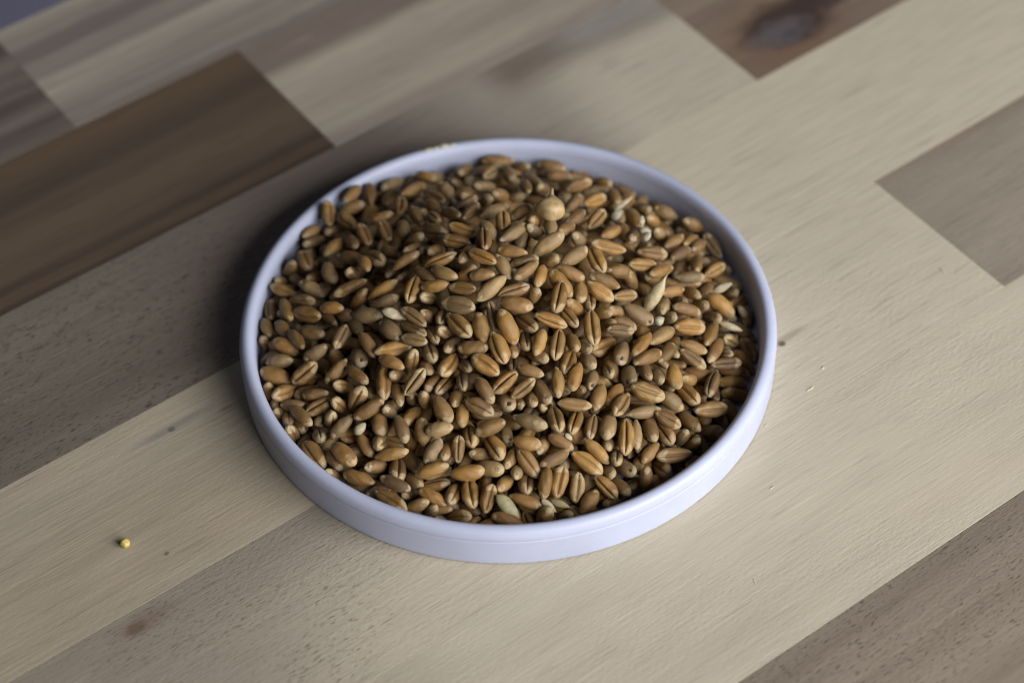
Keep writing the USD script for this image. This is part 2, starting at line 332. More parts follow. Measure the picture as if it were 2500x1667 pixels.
def brush_mesh(seed):
    """tuft of short pale hairs on the blunt end"""
    r = np.random.default_rng(seed + 177); v, f = [], []
    for i in range(34):
        a = r.uniform(0, 2 * np.pi); q = math.sqrt(r.uniform(0, 1)) * .30
        b = np.array([-.955 + .10 * (q / .3) ** 2, q * math.cos(a), q * math.sin(a) - .07])
        d = np.array([-1.0, 2.4 * b[1] + r.normal(0, .35), 2.4 * b[2] + r.normal(0, .35)]); d /= np.linalg.norm(d)
        l = r.uniform(.07, .16); w = .026
        e = np.cross(d, [0.3, 1, .2]); e /= np.linalg.norm(e); g = np.cross(d, e)
        s = len(v); sc = np.array([.6, 1, 1])
        for q3 in range(3): v.append(b + sc * w * (math.cos(q3 * 2.094) * e + math.sin(q3 * 2.094) * g))
        v.append(b + d * l)
        f += [(s, s + 1, s + 3), (s + 1, s + 2, s + 3), (s + 2, s, s + 3)]
    return np.array(v), np.array(f)

def grain_mat(name, body, tipc, crease, dark_tip=False):
    N = {'geo': ('geometry', {}), 'tc': ('texture_coordinate', {}), 'oi': ('object_info', {}),
         'off': ('math', {'math_type': 'multiply', 'value2': 37.0}), 'n1': ('noise_texture', {'dimensions': '4D', 'scale': 1.3, 'detail': 3.0}),
         'mp': ('mapping', {'mapping_type': 'point', 'scale': (1.0, .55, .55)}), 'mp2': ('mapping', {'mapping_type': 'point', 'scale': (5.0, 2.2, 2.2)}),
         'n2': ('noise_texture', {'dimensions': '4D', 'scale': 2.4, 'detail': 4.0, 'roughness': .6, 'distortion': .4}), 'n3': ('noise_texture', {'dimensions': '4D', 'scale': 9.0, 'detail': 2.0}),
         'r1': ('map_range', {'from_min': .3, 'from_max': .7, 'to_min': .74, 'to_max': 1.22, 'clamp': True}),
         'hv': ('hsv', {'color': body}), 'hval': ('map_range', {'from_min': 0.0, 'from_max': 1.0, 'to_min': .28, 'to_max': .70}),
         'm1': ('mix_color', {'blend_type': 'multiply', 'fac': 1.0, 'use_clamp_result': False}),
         'tip': ('attribute', {'attribute': 'tip'}), 'cre': ('attribute', {'attribute': 'crease'}),
         'tn': ('math', {'math_type': 'multiply_add', 'value2': 1.7, 'value3': -.85}), 'ts': ('math', {'math_type': 'add'}), 'tr': ('map_range', {'range_type': 'smoothstep', 'from_min': .30, 'from_max': .85, 'to_min': 0.0, 'to_max': .66, 'clamp': True}),
         'bn': ('noise_texture', {'dimensions': '4D', 'scale': 1.9, 'detail': 4.0, 'roughness': .65}), 'bnr': ('map_range', {'from_min': .42, 'from_max': .72, 'to_min': 0.0, 'to_max': .24, 'clamp': True}), 'm4': ('mix_color', {'b': (.30, .21, .11)}), 'm2': ('mix_color', {'b': tipc}), 'cm': ('math', {'math_type': 'multiply', 'value2': .35}), 'm3': ('mix_color', {'b': crease}),
         'bh': ('math', {'math_type': 'multiply_add', 'value2': .35}), 'b': ('bump', {'strength': .75, 'distance': .00028}),
         'p': ('principled_bsdf', {'roughness': .35, 'specular_ior_level': .55, 'sheen_weight': .08, 'sheen_roughness': .4})}
    Lk = [('oi.random', 'off.value1'), ('off.value', 'n1.w'), ('off.value', 'n2.w'), ('off.value', 'n3.w'), ('tc.object', 'mp.vector'), ('tc.object', 'mp2.vector'), ('mp.vector', 'n1.vector'), ('mp2.vector', 'n2.vector'), ('tc.object', 'n3.vector'),
          ('n1.fac', 'r1.value'), ('oi.random', 'hval.value'), ('hval.result', 'hv.value'), ('hv.color', 'm1.a'), ('r1.result', 'm1.b'),
          ('n1.fac', 'tn.value1'), ('tn.value', 'ts.value1'), ('tip.fac', 'ts.value2'), ('ts.value', 'tr.value'), ('m1.result', 'm3.a'), ('cre.fac', 'cm.value1'), ('cm.value', 'm3.fac'), ('tc.object', 'bn.vector'), ('off.value', 'bn.w'), ('bn.fac', 'bnr.value'), ('bnr.result', 'm4.fac'), ('m3.result', 'm4.a'), ('m4.result', 'm2.a'), ('tr.result', 'm2.fac'),
          ('n3.fac', 'bh.value1'), ('n2.fac', 'bh.value3'), ('bh.value', 'b.height'), ('b.normal', 'p.normal'), ('m2.result', 'p.base_color')]
    return usdkit.material(stage, '/World/Looks/' + name, N, Lk, surface='p.BSDF')

def plain(name, c_, rough=.6, **kw):
    return usdkit.material(stage, '/World/Looks/' + name, {'tc': ('geometry', {}), 'n': ('noise_texture', {'scale': 900.0, 'detail': 3.0}), 'r': ('map_range', {'from_min': .3, 'from_max': .7, 'to_min': .75, 'to_max': 1.2}), 'm': ('mix_color', {'blend_type': 'multiply', 'fac': 1.0, 'a': c_, 'use_clamp_result': False}), 'b': ('bump', {'strength': .3, 'distance': .0002}), 'p': ('principled_bsdf', dict(roughness=rough, **kw))},
        [('tc.position', 'n.vector'), ('n.fac', 'r.value'), ('r.result', 'm.b'), ('m.result', 'p.base_color'), ('n.fac', 'b.height'), ('b.normal', 'p.normal')], surface='p.BSDF')

TONES = {'a': [(.55, .282, .060), (.51, .255, .054), (.58, .312, .074), (.53, .277, .064), (.49, .242, .050), (.56, .297, .068)],
         'n': [(.45, .242, .072), (.41, .217, .064), (.48, .268, .082), (.43, .222, .066), (.39, .202, .062), (.46, .252, .074), (.49, .262, .066), (.43, .240, .079)],
         'p': [(.52, .33, .13), (.49, .305, .12), (.54, .35, .145), (.50, .315, .125), (.53, .325, .12)],
         'k': [(.41, .25, .105), (.44, .28, .12)]}
germ_mat = plain('grain_germ', (.36, .26, .135)); brush_mat = plain('grain_brush', (.55, .47, .33), .7)
dark_germ = plain('grain_dark_end', (.07, .04, .03))
PROTO = {}
for tone, cols in TONES.items():
    for i, c_ in enumerate(cols):
        sd = ord(tone) * 100 + i
        PROTO[(tone, i)] = dict(kernel=kernel_mesh(sd), germ=germ_mesh(sd), brush=brush_mesh(sd),
            mat=grain_mat(f'grain_{dict(a="amber", n="tan", p="pale", k="dull")[tone]}_{i}', c_, tuple(.35 * x + y for x, y in zip(c_, (.32, .275, .175))), tuple(.42 * x for x in c_)))

def build_parts(path, key):
    P = PROTO[key]; v, f, tip, cre = P['kernel']
    mesh('kernel', v, f, P['mat'], path, attrs={'tip': tip, 'crease': cre})
    v, f = P['germ']; mesh('germ', v, f, dark_germ if key[0] == 'k' else germ_mat, path)
    v, f = P['brush']; mesh('brush', v, f, brush_mat, path, smooth=False)

# every grain: x y z (0.01 mm), rotation quaternion xyzw (thousandths), length and width (0.01 mm), tone, face
GRAINS = '''4 -1316 2142 318 -111 819 464 720 351 ab
366 -2919 1250 314 47 -163 934 663 318 pb
172 -925 2306 241 37 -79 967 663 315 ab
2602 -2212 1142 954 -111 -183 -209 697 356 ac
1385 -3583 775 927 -287 -141 -198 701 313 ac
-837 -3768 872 559 -30 44 827 643 302 ab
850 471 2483 514 -47 279 810 720 314 pb
-285 -579 2411 -67 -279 903 -319 729 294 pb
-169 -1665 1925 663 -566 96 -481 655 354 ac
309 -3614 864 844 -455 -85 -272 666 331 nc
-393 -3011 1240 -85 -38 984 -155 601 304 ab
-441 -1957 1789 326 910 253 -33 634 342 ac
-3940 -1168 863 901 293 145 -285 612 330 ac
2533 -578 1542 479 137 -261 827 647 315 kb
2126 -3113 924 -661 724 99 170 716 297 ac
-126 -4669 537 30 -337 923 185 632 257 ab
-920 -760 2182 155 902 376 143 708 348 pc
-2201 -1256 1552 -58 846 529 9 720 283 ac
-575 -2647 1384 888 -254 16 -383 605 304 nc
-1486 -3650 831 424 -67 120 895 640 259 ab
222 -4286 600 115 72 -164 977 669 245 ab
1615 -1131 1794 712 -676 -99 -161 736 324 ac
-461 -4232 661 739 601 57 -298 570 287 ac
-2269 -4161 590 927 -318 12 -197 723 288 ac
-1781 -2037 1484 877 408 153 -201 626 280 pc
-902 -1161 2039 836 -417 79 -347 652 352 ac
1205 -2598 1314 919 -37 -91 -383 657 245 ac
830 -1134 2069 790 -190 -69 -579 647 253 ac
4232 381 674 216 137 -331 908 682 314 ab
2014 845 1968 77 945 290 -133 720 274 ac
-3068 528 1411 -200 685 700 -13 720 245 ac
1803 -342 1960 937 -244 -222 -114 611 304 ac
-3192 -2502 801 -112 -325 864 -367 622 264 pb
-2675 -2346 1085 -108 -461 850 -230 666 278 ab
594 -4003 778 -208 -101 760 -607 639 245 ab
3817 -2246 604 880 72 -217 -416 738 326 nc
-674 -1584 1874 -66 -349 934 33 593 292 ab
861 -3932 698 740 613 55 -271 634 338 ac
1172 -4014 618 724 647 93 -222 585 288 pc
3023 -3301 584 -80 931 320 -158 731 292 nc
3533 -497 1023 896 6 -156 -417 640 345 ac
-2242 -3235 837 355 -111 54 926 658 247 ab
-3733 -2928 500 813 -470 128 -318 722 367 ac
-79 -2217 1570 -325 927 160 99 589 306 ac
1580 -3374 857 188 160 -362 899 638 245 ab
1717 -4018 593 779 -402 -22 -481 573 274 ac
983 -754 2291 -608 779 69 137 660 310 ac
-94 4788 627 2 -588 808 23 720 280 ab
925 -1571 1845 -613 764 87 180 620 289 ac
-3155 -3126 746 178 -48 -403 896 664 336 ab
-489 -1216 2043 300 57 772 557 610 315 ab
283 -3299 1114 422 18 -106 900 549 274 ab
-2388 -1871 1273 709 -655 -259 39 684 291 ac
-1343 -3007 1227 -83 -216 972 -42 534 288 pb
900 -2236 1532 55 258 -649 714 597 245 ab
-4545 -987 603 -79 -313 918 230 689 347 ab
778 -3556 935 26 -374 897 -232 614 245 nb
2961 -2645 840 892 -246 -154 -347 560 281 ac
-1263 -2600 1308 149 93 -523 834 589 318 nb
1387 -4301 558 72 -118 438 889 535 288 nb
-2060 -2867 1105 235 19 -590 772 592 276 nb
-2700 -348 1534 229 -224 -170 932 721 322 pb
-1236 348 2283 947 84 205 -231 696 258 nc
-462 -2386 1568 195 100 -496 840 584 269 nb
-787 -4078 610 750 -659 -30 -54 620 334 ac
3542 -1233 929 893 -290 -170 -299 608 248 nc
-323 -3318 1003 771 -483 216 -354 620 332 ac
-2879 -3568 554 -142 -478 849 172 656 261 ab
-1923 688 1959 -361 -249 91 894 619 245 ns
-3314 -1358 1087 -121 -273 873 -384 610 253 ab
-1800 -148 1993 -581 803 32 132 599 305 ac
1339 349 2263 471 100 284 829 627 306 pb
-2184 -3847 738 -33 -191 948 252 649 245 nb
-1467 -3307 940 27 -490 728 -480 573 289 kb
134 207 2584 -15 -337 937 90 605 245 ab
247 -2359 1561 890 327 27 -315 578 245 ac
3156 -1747 1040 239 10 -650 722 547 295 ab
-992 -3322 1014 713 663 158 -164 530 245 nc
1241 -2112 1541 -238 46 808 -537 587 270 ab
4247 2213 488 503 778 375 39 620 295 pc
1670 -2394 1272 132 -430 693 -563 563 292 nb
-1781 -808 1948 339 845 406 71 629 255 nc
843 -2839 1188 764 -643 6 -53 620 314 ac
-2379 142 1732 426 -133 230 865 668 245 ab
3055 -2187 813 440 114 -302 838 551 297 pb
-3232 -633 1256 -532 804 264 22 536 289 nc
2923 1274 1291 968 27 -161 -189 646 305 ac
150 -628 2377 974 148 20 -167 618 253 nc
581 -1571 1943 -162 -107 807 -558 541 248 ab
2521 -2501 915 98 123 152 976 710 245 pb
-1153 -1722 1572 -483 809 269 -200 620 317 ac
-922 740 2374 155 878 438 116 584 278 ac
2073 -2542 1199 -466 816 330 -89 549 296 ac
1040 -330 2224 100 -317 829 450 671 311 ab
-3652 -1955 771 -168 955 149 196 568 281 nc
4207 -1123 610 971 93 -117 -184 627 271 nc
-2246 -853 1643 -192 -309 841 401 650 327 pb
913 -3225 971 473 35 -287 832 536 258 nb
-3736 -800 1002 -138 -405 872 -236 540 292 pb
-2888 -2034 1060 725 358 389 -441 620 331 nc
-434 61 2614 271 874 364 172 666 265 ac
1787 439 2024 777 -562 99 -264 658 317 ac
-3923 249 1002 119 772 539 314 723 322 ac
-4358 -1423 604 -270 866 299 -296 620 315 nc
-3870 903 1017 -18 -231 926 297 609 285 pb
-1638 -2895 1023 140 -134 744 640 608 305 nb
414 -2052 1678 221 72 -150 961 501 245 nb
1809 -2871 955 -143 213 735 -628 620 324 pb
3401 -1948 712 856 -453 112 -224 620 302 ac
-2345 -169 1723 497 -179 126 840 610 245 pb
2624 -2771 714 225 -172 -631 722 620 289 nb
-3835 -255 1002 -265 -363 878 164 683 303 nb
3788 -2624 363 527 -363 -41 768 620 329 nb
3335 3119 580 37 -283 926 248 539 267 pb
-1369 -241 2182 -214 -388 896 38 630 245 ab
-425 -3626 788 253 -233 -189 920 620 317 pb
-1328 1291 2113 796 -145 349 -473 660 350 nc
-827 -462 2322 139 932 299 152 588 245 ac
610 -2315 1398 132 -53 -561 815 620 278 nb
179 749 2566 206 165 362 894 731 277 pb
-150 1703 2212 347 90 199 912 652 245 pb
-4474 1135 764 240 941 234 47 577 258 nc
2652 -1518 1343 230 169 267 920 681 264 ab
3897 -1641 639 -559 807 -143 129 652 276 nc
3670 914 944 427 146 37 892 610 246 pb
-3610 3095 946 610 741 -3 -282 562 303 ac
3388 -2493 560 274 -183 -421 845 620 272 nb
370 -1120 1967 871 -394 210 -205 620 293 nc
-811 1067 2361 230 954 187 43 617 251 ac
396 -280 2562 182 -585 737 -284 597 245 nb
1258 -110 2269 400 183 -184 879 571 245 ab
1850 1976 1603 852 428 -77 -292 560 287 ac
-2469 -2557 933 -97 16 -660 745 620 307 nb
1202 3990 855 395 64 -58 914 539 245 nb
-451 -296 2481 -97 -328 939 42 509 245 nb
-3451 1957 1088 -14 -204 900 -386 537 259 nb
1198 -2798 1031 -598 798 -68 22 620 277 ac
2170 -1381 1331 118 -57 784 -607 620 310 kb
-53 -95 2502 97 -4 852 514 622 283 pb
-1795 -4265 539 552 -226 172 784 560 245 nb
-2377 1926 1547 564 822 78 -15 560 297 nc
1865 2930 1199 872 217 -197 -392 560 293 ac
2695 794 1488 743 0 -320 -587 702 263 ac
2957 -843 1198 -6 115 362 925 716 286 pb
1578 3626 954 899 193 -96 -382 588 256 ac
2341 -2990 846 -144 -124 703 -685 593 245 pb
1887 -56 1944 183 -523 815 170 677 267 ab
-3496 1171 1175 -116 -236 785 561 560 302 pb
2142 -1121 1698 945 50 -203 -250 576 245 nc
-4470 -704 684 -234 -458 857 18 609 288 pb
-1845 -1521 1472 -497 -558 -300 593 620 272 nc
2459 -3838 542 508 -279 605 546 560 246 nb
3509 -112 1096 339 242 -54 907 632 245 nb
-1781 -1239 1778 190 932 268 151 580 245 pc
2212 320 1812 471 287 19 834 560 287 ab
2800 -3465 354 808 -408 363 -223 620 327 nc
-1012 -4420 378 873 -112 361 -309 620 286 nc
-2696 -985 1409 27 -14 -526 850 738 265 nb
-2547 -3340 605 371 -226 882 -181 620 276 nb
-2484 2469 1365 -371 -166 116 906 549 245 as
-4344 -391 771 -12 -212 932 295 613 289 ab
-1122 -4030 558 -529 782 147 -294 620 287 nc
-1181 -27 2300 -270 -422 834 233 675 266 pb
-3120 3274 890 472 -13 158 867 537 255 nb
-2871 207 1422 565 -282 338 698 560 245 nb
-3990 -2121 713 -15 -26 -431 902 673 245 ab
-2226 -1580 1527 -85 -80 947 299 604 245 ab
-1505 -4112 603 -21 -323 903 284 605 245 ab
-2823 2045 1338 538 838 15 -92 560 279 nc
1116 -1732 1522 -583 795 127 -109 620 317 ac
544 -4530 452 321 -542 161 759 620 286 nb
2582 -3304 668 29 -189 882 -431 530 245 nb
-1476 -1409 1582 771 -627 70 86 620 309 nc
1026 4637 551 -70 -462 875 128 634 312 nb
-4029 1826 871 565 825 -22 -12 560 302 nc
2643 2485 1069 -361 -381 729 440 719 292 ab
-1847 3539 1085 483 200 229 821 615 255 nb
-2748 -2911 732 268 -55 -502 820 548 245 nb
-2900 -1578 1204 277 -158 -375 870 637 245 ab
359 1594 2251 371 163 320 856 560 253 ab
-267 -1033 2134 632 725 268 -57 607 245 nc
-3196 2775 1012 367 794 427 229 560 283 nc
-888 -2646 1212 -11 -141 720 -680 560 245 ab
4204 1373 627 894 292 -128 -316 560 270 nc
-68 -2425 1286 -16 -161 -576 801 620 334 kb
1508 -2879 973 -627 762 153 -48 560 245 nc
-2117 -2096 1207 2 76 -629 773 560 245 nb
-1242 -1957 1252 -484 864 35 -133 620 251 nc
2099 -3563 577 234 -326 -337 852 620 277 kb
-1152 3160 1367 108 -65 892 435 560 283 pb
-3234 -2012 831 173 736 420 -502 620 265 nc
2890 -2814 616 808 -506 199 -226 620 308 nc
2553 -1238 1395 2 -9 872 -490 699 255 ab
3995 -869 739 161 -167 824 -517 707 245 nb
1426 -315 1980 22 9 734 -678 620 274 nb
2282 -1777 1108 212 -334 -617 680 620 319 kb
-3183 -1621 942 -170 872 108 -447 620 266 nc
-4186 -2350 433 260 673 364 -589 620 266 nc
3578 -956 942 610 168 -172 755 602 249 nb
1176 -960 1935 848 -474 93 -217 560 245 nc
-2863 -1086 1162 -57 -118 -610 782 620 313 kb
-760 -3030 1017 729 -648 202 -86 620 303 ac
-3880 2495 738 296 -342 856 -252 620 252 nb
-2566 1108 1603 871 -360 279 -185 674 293 nc
257 -3866 592 -643 733 21 -223 620 316 nc
-1737 2129 1718 -161 -287 803 497 560 258 nb
3887 2694 609 344 -505 778 147 620 267 nb
3949 -487 801 -169 -42 556 813 695 245 ab
-4184 -1735 592 -209 -382 898 70 547 245 nb
-571 -3336 854 290 -403 868 -18 560 245 ab
654 -235 2343 234 -342 723 -553 560 245 ab
3258 300 1217 325 307 178 877 631 245 nb
3022 -1222 1139 169 124 463 861 564 245 ab
1881 -4157 301 209 -194 944 -164 560 245 nb
2279 -242 1711 910 158 -257 -284 564 245 nc
-366 3316 1301 404 -422 810 -60 620 273 pb
1404 2507 1542 167 71 429 885 560 250 nb
1504 -1625 1424 -108 -135 -579 797 620 280 pb
-2512 -3837 510 -109 -345 925 -113 506 245 nb
373 -20 2528 725 139 89 668 573 245 nb
-216 4130 928 894 378 -162 -180 560 279 pc
-3422 112 1283 -260 -350 892 119 567 245 ab
-1991 1724 1717 -148 -256 730 616 560 285 pb
-24 -3435 833 189 -223 796 -529 560 245 ab
-2156 -537 1758 230 822 451 262 636 245 pc
3067 769 1311 344 346 229 842 736 245 ab
-142 -3857 620 342 -257 816 -387 620 258 nb
-647 1853 2082 791 399 -232 -402 560 245 nc
612 909 2388 480 -461 733 137 620 258 pb
-3368 -3372 407 478 -586 588 287 620 247 nb
1982 -3933 496 -136 -32 -479 866 620 260 nb
-3727 -1692 818 -196 -499 844 -15 557 245 nb
-2157 -3439 601 -690 710 48 -131 620 334 nc
-2757 3762 797 112 -30 726 677 560 245 ab
-4368 556 812 -316 -320 738 503 728 245 ab
-4132 -377 946 -249 -277 814 446 650 245 ab
3528 1607 908 -41 95 346 932 560 245 nb
-1858 -2460 994 152 -24 852 -501 620 247 ab
-2456 -2922 802 -357 735 260 -515 620 306 ac
-4039 652 945 877 -149 283 -360 669 245 nc
-2311 4087 719 265 -352 854 -276 620 269 pb
-1839 -3666 551 -73 -168 -482 857 620 274 nb
-1069 -1340 1709 211 12 842 -496 620 249 nb
-3073 1434 1310 -219 -12 912 346 673 286 ab
3427 2000 865 149 115 351 917 560 245 nb
-881 -2024 1424 724 -647 237 -22 620 260 pc
-731 354 2409 134 -141 858 -476 560 245 nb
-13 1112 2491 696 716 -50 19 560 302 nc
-4721 805 546 670 707 149 173 549 257 nc
-385 543 2626 693 715 29 92 645 245 nc
1470 995 1998 501 -443 723 174 620 260 pb
1415 1804 1849 259 125 353 890 560 245 nb
-4433 91 753 -308 -365 777 410 601 260 nb
-3399 -2257 689 -370 -558 -404 623 620 280 pc
1556 -2023 1323 267 -200 743 -580 560 245 kb
1968 -2260 1148 0 -182 853 -489 540 278 ab
1223 -1391 1691 85 -204 -581 783 560 245 ab
-1602 -2280 1210 -370 636 -384 -558 560 245 nb
3408 -2935 412 746 -334 408 407 560 245 nb
125 3980 995 393 -330 -472 717 560 268 pb
2110 1583 1624 -24 142 368 918 560 245 ab
-3119 3616 969 24 120 493 862 622 259 nb
-766 -102 2329 572 -258 235 742 560 245 ab
-1045 1926 1964 -340 -256 855 298 663 245 nb
-2248 1219 1634 -363 -414 795 254 676 245 nb
-2096 2816 1342 721 686 -100 2 560 272 nc
-1618 4189 814 -163 -49 930 325 560 245 ab
854 169 2337 327 -469 -59 818 560 245 nb
3664 549 868 596 -450 -177 641 560 245 ab
-1008 -2310 1298 128 84 763 -627 620 250 nb
-1914 462 1732 276 -302 880 -241 560 245 nb
-308 912 2470 -87 -127 845 511 560 268 pb
3221 -2819 498 506 -520 306 617 560 245 pb
2583 -1618 1070 -110 -71 -591 796 620 251 nb
1291 -701 1937 481 -233 843 61 560 245 ab
-3349 -3085 535 50 40 -479 875 525 245 nb
-105 -2924 960 53 -184 -637 747 560 245 pb
514 -609 2189 399 -563 163 705 560 245 nb
1819 -705 1730 448 -419 -48 788 560 245 ab
3404 -3301 318 345 -153 845 -379 560 245 nb
959 -4546 401 470 -573 169 650 560 245 nb
4047 53 693 345 -439 -289 777 560 245 nb
-4773 276 608 -19 79 795 602 555 245 nb
-1785 1323 1827 316 -421 69 847 620 263 nb
-1528 -4353 451 578 -452 359 577 560 245 nb
2296 3460 759 -80 9 783 617 560 245 nb
325 -1398 1797 724 -673 62 141 620 248 nc
3072 -11 1139 206 -25 777 -594 620 260 pb
-56 2910 1458 450 -265 843 -131 560 245 nb
-1555 155 2085 -39 138 872 468 640 245 nb
-4370 1854 642 619 -430 271 598 560 245 nb
-1214 -1107 1811 60 713 410 -565 560 245 pc
-2767 930 1651 -76 90 809 576 532 245 nb
-4807 17 422 263 610 447 -598 560 245 nc
-3650 -2503 562 748 -606 193 190 620 265 pc
-1391 -4521 388 573 -522 624 98 560 245 nb
3168 2254 820 528 -552 624 162 620 261 pb
2630 1618 1483 396 -282 795 -364 668 245 nb
539 -1650 1659 361 -324 -293 824 620 263 nb
1945 -3433 726 -642 727 -134 -206 620 249 pc
-3952 2752 754 216 -127 883 -396 560 245 nb
-3068 1920 1261 -239 -68 820 515 539 245 nb
-3515 2799 724 411 -333 802 -278 560 245 nb
-1371 3026 1352 337 884 233 224 560 262 nc
-723 2303 1852 857 361 -152 -334 560 245 nc
-363 2501 1719 575 -537 119 606 560 245 nb
-1406 2427 1670 -154 -80 856 487 560 245 nb
-1688 2788 1370 -303 -31 757 578 640 245 nb
-1396 1893 1890 468 835 54 283 596 245 nc
-1573 2401 1482 606 -309 725 -107 560 245 nb
-716 3082 1339 471 -423 749 -195 560 245 nb
469 3188 1391 -161 169 738 633 714 245 ab
618 3655 1094 -234 -48 864 443 664 245 pb
823 3297 1193 567 -468 676 52 560 245 nb
2096 4120 539 367 -341 -234 833 560 245 nb
885 1053 2361 6 235 655 718 648 279 pb
578 1212 2302 610 -473 613 167 560 245 ab
1219 1188 2164 230 376 336 832 596 245 nb
2393 1794 1416 -211 -109 770 592 564 245 nb
2626 1847 1209 261 391 405 784 728 245 nb
2879 3224 631 281 -396 -296 823 560 245 pb
3041 2718 735 511 -569 623 166 560 245 ab
3787 2227 637 104 308 399 857 618 245 nb
3928 2041 661 184 342 377 841 579 245 nb
3845 1444 773 -268 -67 646 711 626 245 ab
2870 736 1133 521 -485 697 79 560 245 nb
-3393 1520 1076 487 721 -483 -99 569 245 ns
-3511 140 1019 465 685 -515 -222 690 245 ns
-3152 -22 1201 461 -448 -72 763 560 245 nb
-3034 905 1369 595 -456 649 131 560 245 nb
-2875 1120 1267 -397 -446 -402 694 560 245 pc
-4553 1591 526 570 -294 753 -149 560 245 nb
-3863 1436 793 508 -421 726 -197 560 245 nb
-1804 1021 1892 359 -272 849 -277 560 245 nb
-1595 879 1841 -287 682 -161 -653 560 245 nb
-1355 792 2078 480 -413 739 -231 560 245 nb
-2244 805 1552 260 -150 787 -539 560 245 nb
-1515 -274 1915 -123 779 361 -498 560 245 pc
-1503 -707 1786 422 -531 681 276 560 245 nb
-1242 -779 1876 -575 766 76 -277 560 245 pc
88 -1524 1730 -51 -170 -670 721 620 248 nb
-1791 -956 1750 935 -311 110 -131 643 245 nc
2450 478 1385 -405 592 -562 -412 560 245 nb
2002 965 1713 101 271 374 881 660 245 ab
1600 -489 1841 -689 699 -10 -189 560 245 nc
685 -601 1967 410 -484 -45 772 560 245 nb
1905 -861 1599 403 -466 -102 781 560 245 ab
2113 -528 1592 434 -466 771 25 560 245 nb
3388 200 1008 190 -448 -280 828 560 245 nb
3819 262 798 344 -516 -116 776 560 245 nb
4475 940 397 262 -475 -183 820 560 245 nb
3167 -302 1091 343 -588 -93 726 560 245 pb
2246 -826 1528 265 206 -127 933 506 245 nb
3192 -993 919 -198 -74 -653 727 560 245 pb
4353 -431 514 120 700 523 -471 560 245 pc
4193 -808 564 847 -257 427 -185 560 245 nc
-1422 -1093 1724 805 -576 137 -33 560 245 nc
-2115 -1725 1308 484 -242 824 -167 560 245 nb
-1571 -1642 1430 -137 -132 -569 800 560 245 nb
-1463 -1867 1229 316 -260 795 -447 560 245 nb
-822 -1756 1570 798 -458 371 -128 560 245 pc
-2639 -1760 941 155 109 728 -659 560 245 nb
-2292 -2365 1022 578 -459 663 126 560 245 pb
-1850 -2076 1039 -558 595 -424 -394 560 245 pb
1434 -1435 1600 247 -435 -327 802 560 245 pb
63 -1715 1475 -683 698 -72 -204 560 245 nc
403 -2396 1291 -40 -204 -639 740 560 245 nb
1287 -2122 1119 503 -491 72 708 560 245 ab
184 -2380 1150 78 -480 -488 725 560 245 pb
672 -2478 1099 -220 826 124 -503 560 245 pc
1874 -1786 1284 742 -612 264 69 560 245 pc
2818 -1685 965 178 -375 -481 772 560 245 pb
3449 -1542 683 493 -466 735 2 560 245 nb
3037 -1675 690 226 -501 -323 771 560 245 nb
1802 -3082 727 312 32 730 -608 560 245 pb
2464 -3024 555 297 -163 830 -444 560 245 pb
561 -3192 869 219 -30 798 -561 560 245 pb
1800 -3648 604 88 -395 -548 732 560 245 nb
76 -3697 740 411 -118 741 -518 560 245 pb
2354 -3446 493 86 114 762 -631 560 245 pb
-4277 -1927 433 711 -669 55 213 620 253 nc
-1201 -3279 907 202 -36 810 -550 560 245 nb
-2897 -3526 298 373 -282 -239 851 560 245 pb
-1916 -3808 350 448 -395 783 -176 560 245 nb
-837 -4177 319 375 -261 -256 852 560 245 nb
-4662 -1258 411 572 -369 617 394 560 245 ab
-4466 -1808 381 640 -341 678 118 560 245 nb
-788 4486 708 342 -189 821 -417 606 245 nb
387 4651 570 703 -430 57 563 620 262 pb
-4457 -1393 325 608 316 -481 -547 674 312 nb
-4525 -916 304 505 203 286 789 635 308 pb
-4592 -625 300 8 237 899 -368 661 287 ab
-4613 -299 288 -75 995 64 24 544 282 ab
-4476 41 301 -204 720 -620 235 657 298 pb
-4616 334 310 88 -429 898 30 551 295 pb
-4601 738 308 894 398 -79 -188 645 317 nb
-4638 1191 308 -291 -138 598 734 660 295 pb
-3919 -2492 309 405 287 445 746 564 314 nb
-4032 -2005 342 605 590 -484 -225 638 327 nb
-4091 -1514 282 675 82 96 727 605 261 nb
-4000 -1224 308 146 627 765 -1 613 295 nb
-4109 -796 302 765 442 -240 -402 665 307 nb
-4190 -441 350 30 316 816 -484 597 318 nb
-4211 -48 453 -360 708 109 598 559 319 ab
-4017 469 303 650 212 174 708 663 306 ab
-4230 665 329 526 39 255 811 645 324 nb
-4029 979 287 -29 877 -479 18 619 279 ab
-4237 1201 300 -153 949 274 19 531 290 nb
-4304 1901 317 193 -49 -639 743 578 309 pb
-4089 2140 295 737 -324 -284 521 628 287 pb
-3401 -2823 355 167 920 -154 -319 540 291 nb
-3538 -2503 306 916 336 82 203 676 334 pb
-3712 -2036 292 831 -531 97 -134 630 303 ab
-3578 -1696 299 361 -150 -221 893 575 299 pb
-3550 -1246 276 -479 845 200 -127 563 257 pb
-3615 -900 315 752 312 -262 -519 602 331 pb
-3690 -564 308 780 356 -258 -446 651 310 ab
-3799 -255 306 386 -584 649 -297 520 303 nb
-3623 130 304 422 -72 -212 878 592 306 nb
-3556 542 323 269 104 334 897 606 308 ab
-3621 850 329 746 262 28 611 639 307 ab
-3673 1180 297 -337 -18 -118 934 579 285 nb
-3646 1595 281 756 -270 225 -552 647 270 ab
-3569 1989 309 196 92 204 955 609 301 nb
-3657 2279 305 -552 -205 322 741 579 313 nb
-3749 2753 295 656 -653 -268 268 677 290 ab
-3462 3110 311 514 67 -129 846 603 279 nb
-3071 -3677 292 895 -339 91 -276 582 312 nb
-3173 -3160 300 -578 95 -159 795 609 290 pb
-2828 -2991 283 513 -31 -30 857 634 288 pb
